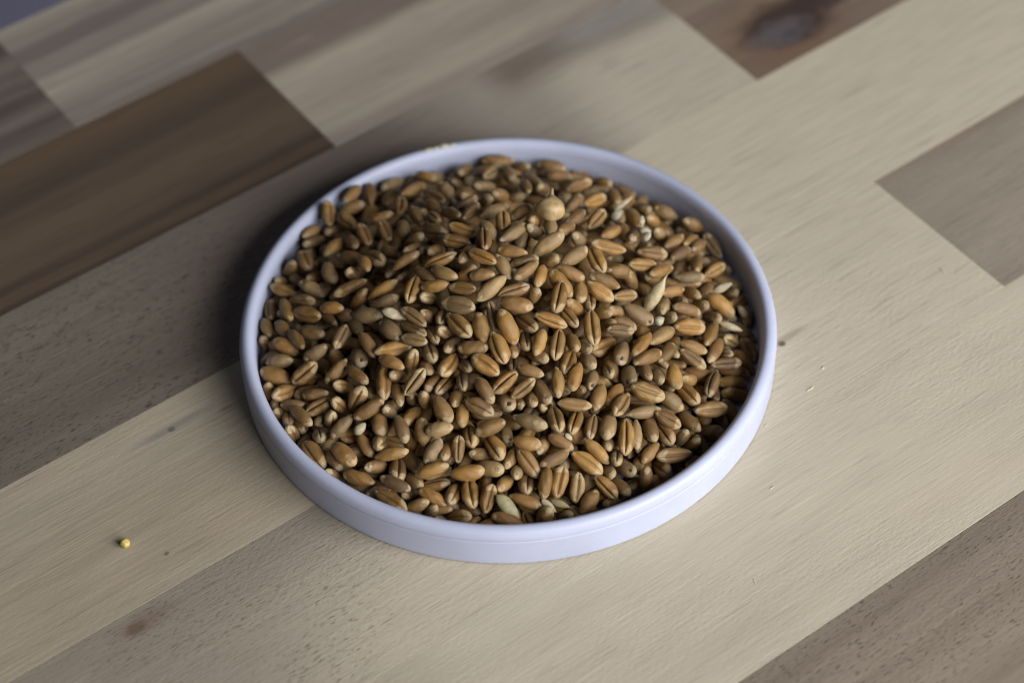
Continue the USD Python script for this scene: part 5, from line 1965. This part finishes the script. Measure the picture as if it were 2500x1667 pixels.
1321 204 1060 634 137 -534 -542 607 284 nb
1338 569 1061 63 -221 973 -7 592 320 nb
1277 912 997 692 -24 626 -359 633 293 pb
1435 1363 1055 -326 683 -510 409 625 340 nb
1274 1742 1091 709 612 161 312 613 311 nb
1395 2175 1144 248 662 -662 -249 669 302 ab
1820 -1052 1185 -288 920 221 -148 601 340 ab
1857 -698 1068 214 -206 238 925 600 263 nb
1883 -343 1107 750 383 -186 -506 568 304 ab
1929 101 1110 336 -540 696 -333 542 300 ab
1791 415 1075 956 163 88 227 613 313 nb
1847 732 1069 126 950 271 -95 635 282 nb
1782 1248 1103 535 -533 -24 655 668 295 pb
1889 1514 1117 673 -262 246 -646 631 281 nb
2321 -234 1161 -253 -51 329 908 613 297 ab
2302 142 1180 -541 -209 311 753 620 322 pb
2368 577 1042 215 750 -507 -367 679 291 ab
2480 1038 1029 515 -551 -343 560 535 292 nb
-1460 -482 1276 -108 53 959 256 631 305 nb
-1543 -79 1263 873 379 -158 263 638 312 nb
-1642 273 1346 853 -351 -35 385 591 314 nb
-1378 613 1304 218 -80 234 944 672 277 nb
-1410 1042 1333 49 163 589 790 628 314 nb
-1459 1557 1240 986 14 4 -164 620 304 nb
-907 -1070 1315 738 -508 317 -310 610 282 nb
-949 -577 1338 385 317 203 843 538 320 ab
-1041 -273 1224 123 -539 819 153 621 276 pb
-955 43 1188 425 -336 -203 816 589 309 pb
-999 370 1284 152 660 615 404 690 281 ab
-911 726 1254 542 811 -197 -104 573 314 ab
-932 1215 1267 -7 725 688 24 658 250 nb
-933 1662 1289 -421 796 388 -196 665 290 nb
-555 -1376 1258 -164 -369 713 573 587 299 pb
-578 -861 1314 784 -496 115 -355 617 299 nb
-399 -566 1262 719 -117 81 -680 637 269 nb
-364 -264 1214 930 60 35 362 621 315 nb
-542 80 1230 227 972 2 57 639 310 nb
-526 627 1258 324 768 488 257 573 322 pb
-542 991 1252 824 -100 32 557 674 280 nb
-598 1411 1231 115 17 -177 977 549 301 pb
-459 1722 1172 122 -243 711 649 610 312 pb
-191 -1566 1258 61 -48 357 931 572 301 ab
-26 -1140 1321 186 -82 173 964 643 321 ab
45 -803 1170 707 -622 -307 139 614 312 ab
113 -319 1131 -38 454 774 440 555 284 nb
75 -5 1278 -442 639 396 -489 613 314 ab
-156 487 1210 -407 -343 795 292 607 282 nb
30 774 1213 966 -151 19 208 613 330 nb
79 1337 1250 -315 944 -61 -80 543 303 pb
-43 1748 1371 -341 317 -604 648 579 337 nb
93 2178 1143 222 -27 175 959 609 290 nb
620 -1263 1236 587 322 336 662 587 280 nb
546 -932 1271 -347 713 -549 262 641 306 ab
568 -541 1219 -108 847 519 -44 529 307 nb
471 -222 1160 704 -175 -88 -683 560 304 nb
672 304 1201 -103 -4 662 742 578 340 nb
512 674 1340 -205 951 16 -230 631 312 pb
470 897 1143 -177 -490 464 716 654 272 nb
460 1328 1191 -549 568 609 -74 565 317 nb
623 1845 1229 729 398 336 444 652 297 pb
972 -1074 1221 805 -549 -70 211 520 275 ab
1069 -742 1284 357 679 -583 -268 592 318 ab
921 -326 1119 527 802 272 70 605 275 pb
1020 -20 1198 -65 -77 850 518 655 260 nb
1183 370 1314 302 180 603 716 622 286 nb
1054 763 1339 -365 929 -31 -54 590 315 ab
1044 1223 1127 310 793 -501 -155 563 296 pb
1063 1448 1310 -62 -265 958 88 690 280 ab
1488 -581 1269 163 -81 392 902 609 291 nb
1535 -97 1226 348 853 387 -27 550 290 nb
1610 204 1301 -30 196 965 170 595 329 pb
1544 654 1292 459 -273 -526 661 594 272 nb
1553 1092 1266 11 -245 876 416 557 307 ab
-1239 196 1356 -481 319 591 -563 675 310 pb
-787 -279 1416 -110 -528 810 230 594 279 ab
-685 28 1491 338 -10 96 936 589 284 ab
-684 468 1481 -518 419 -276 693 672 340 nb
-810 983 1471 173 740 -647 -61 647 323 nb
-696 1309 1475 -675 105 -172 710 551 286 pb
-180 -750 1444 -136 803 -573 86 599 288 nb
-200 -423 1443 180 -195 963 39 676 317 pb
-251 -92 1487 749 172 -115 -629 576 323 pb
-276 339 1439 795 598 94 38 581 276 ab
-300 747 1451 -248 779 486 -308 540 261 pb
-173 1098 1470 580 -25 24 814 574 292 pb
-300 1521 1393 -103 -163 759 621 609 285 ab
264 -665 1402 -460 754 -336 328 591 287 nb
313 -214 1480 -292 866 -401 70 597 311 pb
338 255 1398 544 391 199 715 622 284 ab
91 496 1479 -363 -577 726 88 607 291 pb
363 904 1462 -280 934 212 -69 636 298 pb
260 1130 1323 -374 -15 808 -456 595 296 nb
317 1725 1357 -526 -385 534 539 540 319 pb
881 -341 1411 71 -502 861 43 631 340 nb
831 -5 1386 545 51 364 754 623 280 ab
788 410 1469 348 -20 -111 931 581 308 nb
762 847 1490 -616 674 -273 -303 587 309 nb
912 1192 1384 236 918 -318 -33 664 314 pb'''.strip().split('\n')
def quat(x, y, z, w):
    n = math.sqrt(x * x + y * y + z * z + w * w); x, y, z, w = x / n, y / n, z / n, w / n
    return np.array([[1 - 2 * (y * y + z * z), 2 * (x * y - z * w), 2 * (x * z + y * w)], [2 * (x * y + z * w), 1 - 2 * (x * x + z * z), 2 * (y * z - x * w)], [2 * (x * z - y * w), 2 * (y * z + x * w), 1 - 2 * (x * x + y * y)]])
def to_px(P):
    q = np.asarray(P) - CAM_POS; z = q @ FWD
    return q @ RIGHT / z, q @ UPV / z
rows = []
for g in GRAINS:
    q = g.split(); n_ = list(map(int, q[:9]))
    rows.append((np.array(n_[:3]) * 1e-5, quat(*n_[3:7]), n_[7] * 1e-5, n_[8] * 1e-5, q[9][0], q[9][1]))
NTOP = 300
first, count = {}, {}
GROUP = 'wheat grains heaped in the white dish'
TONE_W = {'a': 'golden amber', 'n': 'tan brown', 'p': 'pale greyish', 'k': 'dark-ended'}
FACE_W = {'c': 'crease up', 'b': 'back up', 's': 'on its side'}
CLOCK = ['three', 'two', 'one', 'twelve', 'eleven', 'ten', 'nine', 'eight', 'seven', 'six', 'five', 'four']
labels = []
for (P, Rm, L_, W_, tone, face) in rows[:NTOP]:
    th = math.atan2(P[1], P[0]); rad = math.hypot(P[0], P[1]) / MM
    cl = CLOCK[int(round(th / (math.pi / 6))) % 12]
    where = 'on the heap\'s crown' if rad < 9 else (f'inner ring at {cl} o\'clock' if rad < 21 else f'middle ring at {cl} o\'clock' if rad < 33 else f'outer ring at {cl} o\'clock' if rad < 41.5 else f'beside the rim, {cl} o\'clock')
    a0, a1 = to_px(P - Rm[:, 0] * L_ / 2), to_px(P + Rm[:, 0] * L_ / 2)
    an = math.degrees(math.atan2(a1[1] - a0[1], a1[0] - a0[0])) % 180
    lie = 'lying crosswise' if an < 22 or an > 158 else 'leaning right' if an < 68 else 'upright' if an < 112 else 'leaning left'
    labels.append(f'{TONE_W[tone]} wheat grain, {FACE_W[face]}, {lie}, {where}')
by = {}
for i, l in enumerate(labels): by.setdefault(l, []).append(i)
for l, idx in by.items():
    if len(idx) > 1:
        idx = sorted(idx, key=lambda i: to_px(rows[i][0])[0])
        if len(idx) == 2: words = ['left one', 'right one']
        elif len(idx) == 3: words = ['leftmost', 'middle one', 'rightmost']
        else: words = [['leftmost', 'second from left', 'third from left', 'fourth from left', 'fifth from left', 'sixth from left'][min(j, 5)] for j in range(len(idx))]
        for j, i in enumerate(idx): labels[i] = f'{l}, {words[j]}'
for i, (P, Rm, L_, W_, tone, face) in enumerate(rows[:NTOP]):
    j = count.get(tone, 0); count[tone] = j + 1; key = (tone, j % len(TONES[tone]))
    x = xform('wheat_grain', mat4(P, Rm, (L_ / 2, W_ / 2, W_ / 2)))
    if key not in first:
        first[key] = x; build_parts(str(x.GetPath()), key)
    else:
        x.GetPrim().GetReferences().AddInternalReference(first[key].GetPath()); x.GetPrim().SetInstanceable(True)
    tag(x.GetPrim(), label=labels[i], category='wheat grain', group=GROUP)

# the grains underneath, seen only through the gaps
inst = UsdGeom.PointInstancer.Define(stage, '/World/wheat_grains_below')
tag(inst.GetPrim(), label='wheat grains lying deeper in the dish, seen between the upper ones', category='wheat grains', kind='stuff')
keys = [k_ for k_ in PROTO if k_[0] != 'k']
for key in keys:
    x = UsdGeom.Xform.Define(stage, f'/World/wheat_grains_below/grain_kind_{keys.index(key):03d}')
    build_parts(str(x.GetPath()), key)
    inst.CreatePrototypesRel().AddTarget(x.GetPath())
pos_, ori_, scl_, ids_ = [], [], [], []
for i, (P, Rm, L_, W_, tone, face) in enumerate(rows[NTOP:]):
    opts = [q for q, k_ in enumerate(keys) if k_[0] == (tone if tone != 'k' else 'n')]
    ids_.append(opts[i % len(opts)]); pos_.append(Gf.Vec3f(*map(float, P))); scl_.append(Gf.Vec3f(L_ / 2, W_ / 2, W_ / 2))
    q = mat4((0, 0, 0), Rm).ExtractRotation().GetQuat(); ori_.append(Gf.Quath(q.GetReal(), *q.GetImaginary()))
inst.CreateProtoIndicesAttr(ids_); inst.CreatePositionsAttr(pos_); inst.CreateOrientationsAttr(ori_); inst.CreateScalesAttr(scl_)
# ------------------------------------------------------------------ odd things in the heap and on the table
def ray_at(x, y, dist):
    """point of the view through photograph pixel (x, y) of 2500 x 1667 at that depth"""
    d = FWD + (x - 1250) / 5406.16 * RIGHT - (y - 833.5) / 5406.16 * UPV
    return CAM_POS + d * dist
def basis(a, up):
    a = np.asarray(a, float); a /= np.linalg.norm(a); z = np.asarray(up, float) - a * np.dot(up, a); z /= np.linalg.norm(z)
    return np.stack([a, np.cross(z, a), z], 1)
TOPS = np.array([g_[0] for g_ in rows]); 
def heap_z(P):
    """top of the grains that lie under and round point P (metres)"""
    d = np.hypot(TOPS[:, 0] - P[0], TOPS[:, 1] - P[1]); k_ = d < .0034
    return (TOPS[k_, 2].max() + .0013) if k_.any() else .006
def on_heap(x, y, lift=0.0):
    lo, hi = .33, .45
    for _ in range(240):
        P = ray_at(x, y, lo)
        if P[2] < heap_z(P) + lift: return P
        lo += .0005
    return P

# round pale seed with a stem
lp = curve([(0.0002, -1.0), (.55, -.95), (.98, -.35), (1.0, .25), (.72, .72), (.34, .93), (.17, 1.12), (.12, 1.45), (.08, 1.75), (.0002, 1.8)], 3)
v, f = revolve(lp, 40)
v *= 1 + .06 * np.sin(v[:, :1] * 3.3 + 1) * np.sin(v[:, 1:2] * 4 + v[:, 2:3] * 3)
P = on_heap(1344, 510, .0010)
pea = xform('round_seed', mat4(P, basis((.95, -.25, .1), (.10, .62, .55)), (.0029, .0026, .0024)))
tag(pea.GetPrim(), label='round pale straw-coloured seed with a short stem among the wheat grains at the back', category='seed')
seed_mat = plain('round_seed_skin', (.40, .28, .13), .5, subsurface_weight=.1, subsurface_scale=.001)
k_ = v[f].mean(1)[:, 2] > .98
def sub(v, f, keep):
    f2 = f[keep]; ids = np.unique(f2); mp = np.full(len(v), -1); mp[ids] = np.arange(len(ids)); return v[ids], mp[f2]
vv, ff = sub(v, f, ~k_); mesh('body', vv, ff, seed_mat, str(pea.GetPath()))
vv, ff = sub(v, f, k_); mesh('stem', vv, ff, plain('seed_stem', (.30, .21, .12), .6), str(pea.GetPath()))

# husks: thin curved boat-shaped scales
def husk_mesh(seed, depth=.55, awn=0.0):
    r = np.random.default_rng(seed); n, k = 22, 13; v = []
    for layer in (1.0, .90):
        for i in range(n):
            t = i / (n - 1) * 2 - 1
            w = max(.02, (1 - abs(t) ** 2.1) ** .7) * (1 - .25 * t)
            if awn and t > .35: w = max(w * (1 - sstep(.35, .8, t) * .72), .06)
            for j in range(k):
                a = (j / (k - 1) - .5) * np.pi * 1.05
                v.append((t * (1 + awn * max(t, 0)), w * math.sin(a) * layer + .03 * math.sin(5 * t + seed), w * depth * math.cos(a) * layer - .16 * t * t + .018 * math.sin(9 * a) + .02 * r.normal()))
    f = []
    q = grid_faces(n, k, wrap=False)
    f += list(map(tuple, q)) + list(map(tuple, q[:, [0, 2, 1]] + n * k))
    for i in range(n - 1):
        for j in (0, k - 1):
            a, b = i * k + j, (i + 1) * k + j; f += [(a, b, b + n * k), (a, b + n * k, a + n * k)]
    for j in range(k - 1):
        for i in (0, n - 1):
            a, b = i * k + j, i * k + j + 1; f += [(a, b, b + n * k), (a, b + n * k, a + n * k)]
    return np.array(v), np.array(f)
straw = plain('husk_straw', (.42, .35, .22), .5); white_husk = plain('husk_white', (.37, .33, .23), .5); green_husk = plain('husk_greenish', (.29, .25, .13), .5)
tan_husk = plain('husk_tan', (.47, .38, .22), .5)
HUSKS = [ # x1 y1 x2 y2 width(mm) material awn depth label
 (1570, 770, 1630, 668, 2.7, tan_husk, .35, .75, 'grain husk with a pointed pale beak standing up, right of the heap centre'),
 (1213, 1207, 1268, 1267, 2.6, green_husk, 0, .6, 'greenish smooth husk lying flat by the near rim'),
 (1741, 714, 1788, 691, 1.5, straw, 0, .4, 'thin pale curled husk flake near the right rim'),
 (1500, 515, 1546, 478, 1.0, straw, 0, .4, 'narrow straw splinter pointing to the far right rim'),
 (1493, 536, 1520, 512, 1.8, white_husk, 0, .6, 'whitish husk scrap near the back right of the heap'),
 (1561, 562, 1590, 566, 1.5, white_husk, 0, .6, 'bright white bent husk scrap, right of the round seed'),
 (1572, 588, 1589, 566, 1.3, white_husk, 0, .5, 'small white husk scrap just under the bent one'),
 (1565, 552, 1568, 526, 1.3, straw, 0, .6, 'short upright pale husk scrap above the bent white one'),
 (1597, 790, 1622, 776, 1.9, white_husk, 0, .9, 'white crumbly husk bit beside a dark-tipped grain'),
 (1380, 1058, 1397, 1074, 1.0, straw, 0, .4, 'tiny straw flake caught between grains in front'),
 (1322, 1219, 1358, 1250, 1.4, straw, 0, .4, 'dull straw flake in the shade by the near rim'),
 (1345, 1222, 1392, 1238, 1.3, green_husk, 0, .4, 'dark greenish flake deep at the near rim'),
 (866, 1060, 893, 1032, 1.9, straw, 0, .7, 'silvery pale husk beside a ridged grain on the left'),
 (933, 757, 990, 776, 2.0, straw, 0, .5, 'pale folded husk on the left of the heap'),
 (1756, 788, 1814, 808, 1.5, straw, 0, .9, 'ridged thin husk in the shade by the right rim'),
 (1802, 746, 1831, 786, 1.5, straw, 0, .9, 'ridged husk hanging down at the right rim'),
]
for i, (x1, y1, x2, y2, wd, mt, awn, dep, lab) in enumerate(HUSKS):
    A = on_heap((x1 + x2) / 2, (y1 + y2) / 2, .0002)
    dist = (A - CAM_POS) @ FWD
    a, b = ray_at(x1, y1, dist), ray_at(x2, y2, dist + (-.003 if awn else 0))
    l = np.linalg.norm(b - a); up = CAM_POS - A; up /= np.linalg.norm(up); up += np.array([.2 * math.sin(i), .1 * math.cos(2 * i), .2])
    v, f = husk_mesh(i + 3, dep, awn)
    B = basis(b - a, up)
    v = v * np.array([l / 2 / (1 + awn * .5), wd / 2000, wd / 2000])
    h = xform('husk', mat4((a + b) / 2, B)); mesh('shell', v, f, mt, str(h.GetPath()))
    tag(h.GetPrim(), label=lab, category='husk', group='husk scraps among the wheat grains')

# the yellow seed on the table
v = trimesh.creation.icosphere(subdivisions=3); q = np.array(v.vertices)
q *= 1 + .05 * np.sin(4 * q[:, :1] + 1) * np.sin(5 * q[:, 1:2]) + .03 * np.sin(9 * q[:, 2:3])
ys = xform('yellow_seed', mat4(uw(-85.1, 4.4, .86), np.eye(3), (.00092, .00088, .00086)))
tag(ys.GetPrim(), label='tiny round yellow seed lying alone on the tan plank left of the dish', category='seed')
mesh('body', q, np.array(v.faces), plain('yellow_seed_skin', (.55, .43, .11), .5), str(ys.GetPath()))
vv, ff = revolve(curve([(.0002, .0), (.26, -.02), (.30, .06), (.16, .10), (.0002, .10)], 2), 16)
vv = vv + np.array([0, 0, .94]); 
e = basis((.7, .3, -.4), (.3, -.5, .8)); mesh('hilum', vv @ e.T, ff, plain('yellow_seed_spot', (.50, .34, .08), .6), str(ys.GetPath()))

# pale wood splinters and crumbs on the planks
chip = plain('splinter_wood', (.62, .55, .40), .7)
def splinter(u, w, ang, l, wd, label):
    r = np.random.default_rng(int(abs(u * 100 + w * 7))); n = 9; v = []
    for i in range(n):
        t = i / (n - 1) * 2 - 1; s = wd / 2 * (1 - abs(t) ** 2.5) ** .5 * r.uniform(.7, 1.1) + .01
        for a in range(6): v.append((t * l / 2, s * math.cos(a * 1.047) + .12 * l * (t * t - .4) * .4, max(0, .55 * s * (math.sin(a * 1.047) + .8))))
    f = list(map(tuple, grid_faces(n, 6))); v += [(-l / 2, 0, .01), (l / 2, 0, .01)]; b_ = (n - 1) * 6
    for a in range(6): f += [(a, len(v) - 2, (a + 1) % 6), (b_ + a, b_ + (a + 1) % 6, len(v) - 1)]
    g_ = YAW + math.radians(ang); c2, s2 = math.cos(g_), math.sin(g_)
    x = xform('splinter', mat4(uw(u, w, .012), np.array([[c2, -s2, 0], [s2, c2, 0], [0, 0, 1.0]])))
    mesh('fibre', np.array(v) * MM, f, chip, str(x.GetPath())); tag(x.GetPrim(), label=label, category='splinter', group='pale splinters on the tabletop')
splinter(46.2, -41.7, 20, 1.0, .35, 'short pale splinter on the wood right of the dish')
splinter(40.5, -44.3, 0, 2.0, .40, 'longer pale splinter below the short one right of the dish')
splinter(18.6, -58.2, 5, 1.1, .30, 'small pale splinter on the rough plank by the near right rim')
splinter(83.0, -36.8, 78, 1.8, .30, 'pale fibre standing crosswise near the grey plank end on the right')
splinter(27.7, -46.0, 10, .8, .30, 'tiny pale splinter close to the right side of the dish')
splinter(uw.__defaults__[0] + 2.0, -72.5, 70, 1.3, .16, 'hair-thin pale fibre on the rough plank in front')
# crumbs stuck on the far rim
for i, (x_, y_, s_) in enumerate([(1045, 366, .8), (1062, 361, .6), (1082, 357, .9), (1104, 356, .6)]):
    q = np.array(trimesh.creation.icosphere(subdivisions=2).vertices); r = np.random.default_rng(i)
    q = q * np.array([1.5, .8, .35]) * (1 + .25 * r.normal(size=(len(q), 1)) * .5)
    d_ = FWD + (x_ - 1250) / 5406.16 * RIGHT - (y_ - 833.5) / 5406.16 * UPV; P = CAM_POS + d_ * ((9.2 * MM - CAM_POS[2]) / d_[2])
    th = math.atan2(P[1], P[0]); P = np.array([51.1 * math.cos(th), 51.1 * math.sin(th), 9.42]) * MM
    c2, s2 = -math.sin(th), math.cos(th)
    x = xform('crumb', mat4(P, np.array([[c2, -s2, 0], [s2, c2, 0], [0, 0, 1.0]]), (s_ * MM * .8,) * 3))
    mesh('flake', q, np.array(trimesh.creation.icosphere(subdivisions=2).faces), plain(f'crumb_yellowish_{i}', (.52, .50, .38), .6), str(x.GetPath()))
    tag(x.GetPrim(), label=['leftmost', 'second', 'third', 'rightmost'][i] + ' of the yellowish crumbs stuck on the far rim', category='crumb', group='crumbs on the far rim')
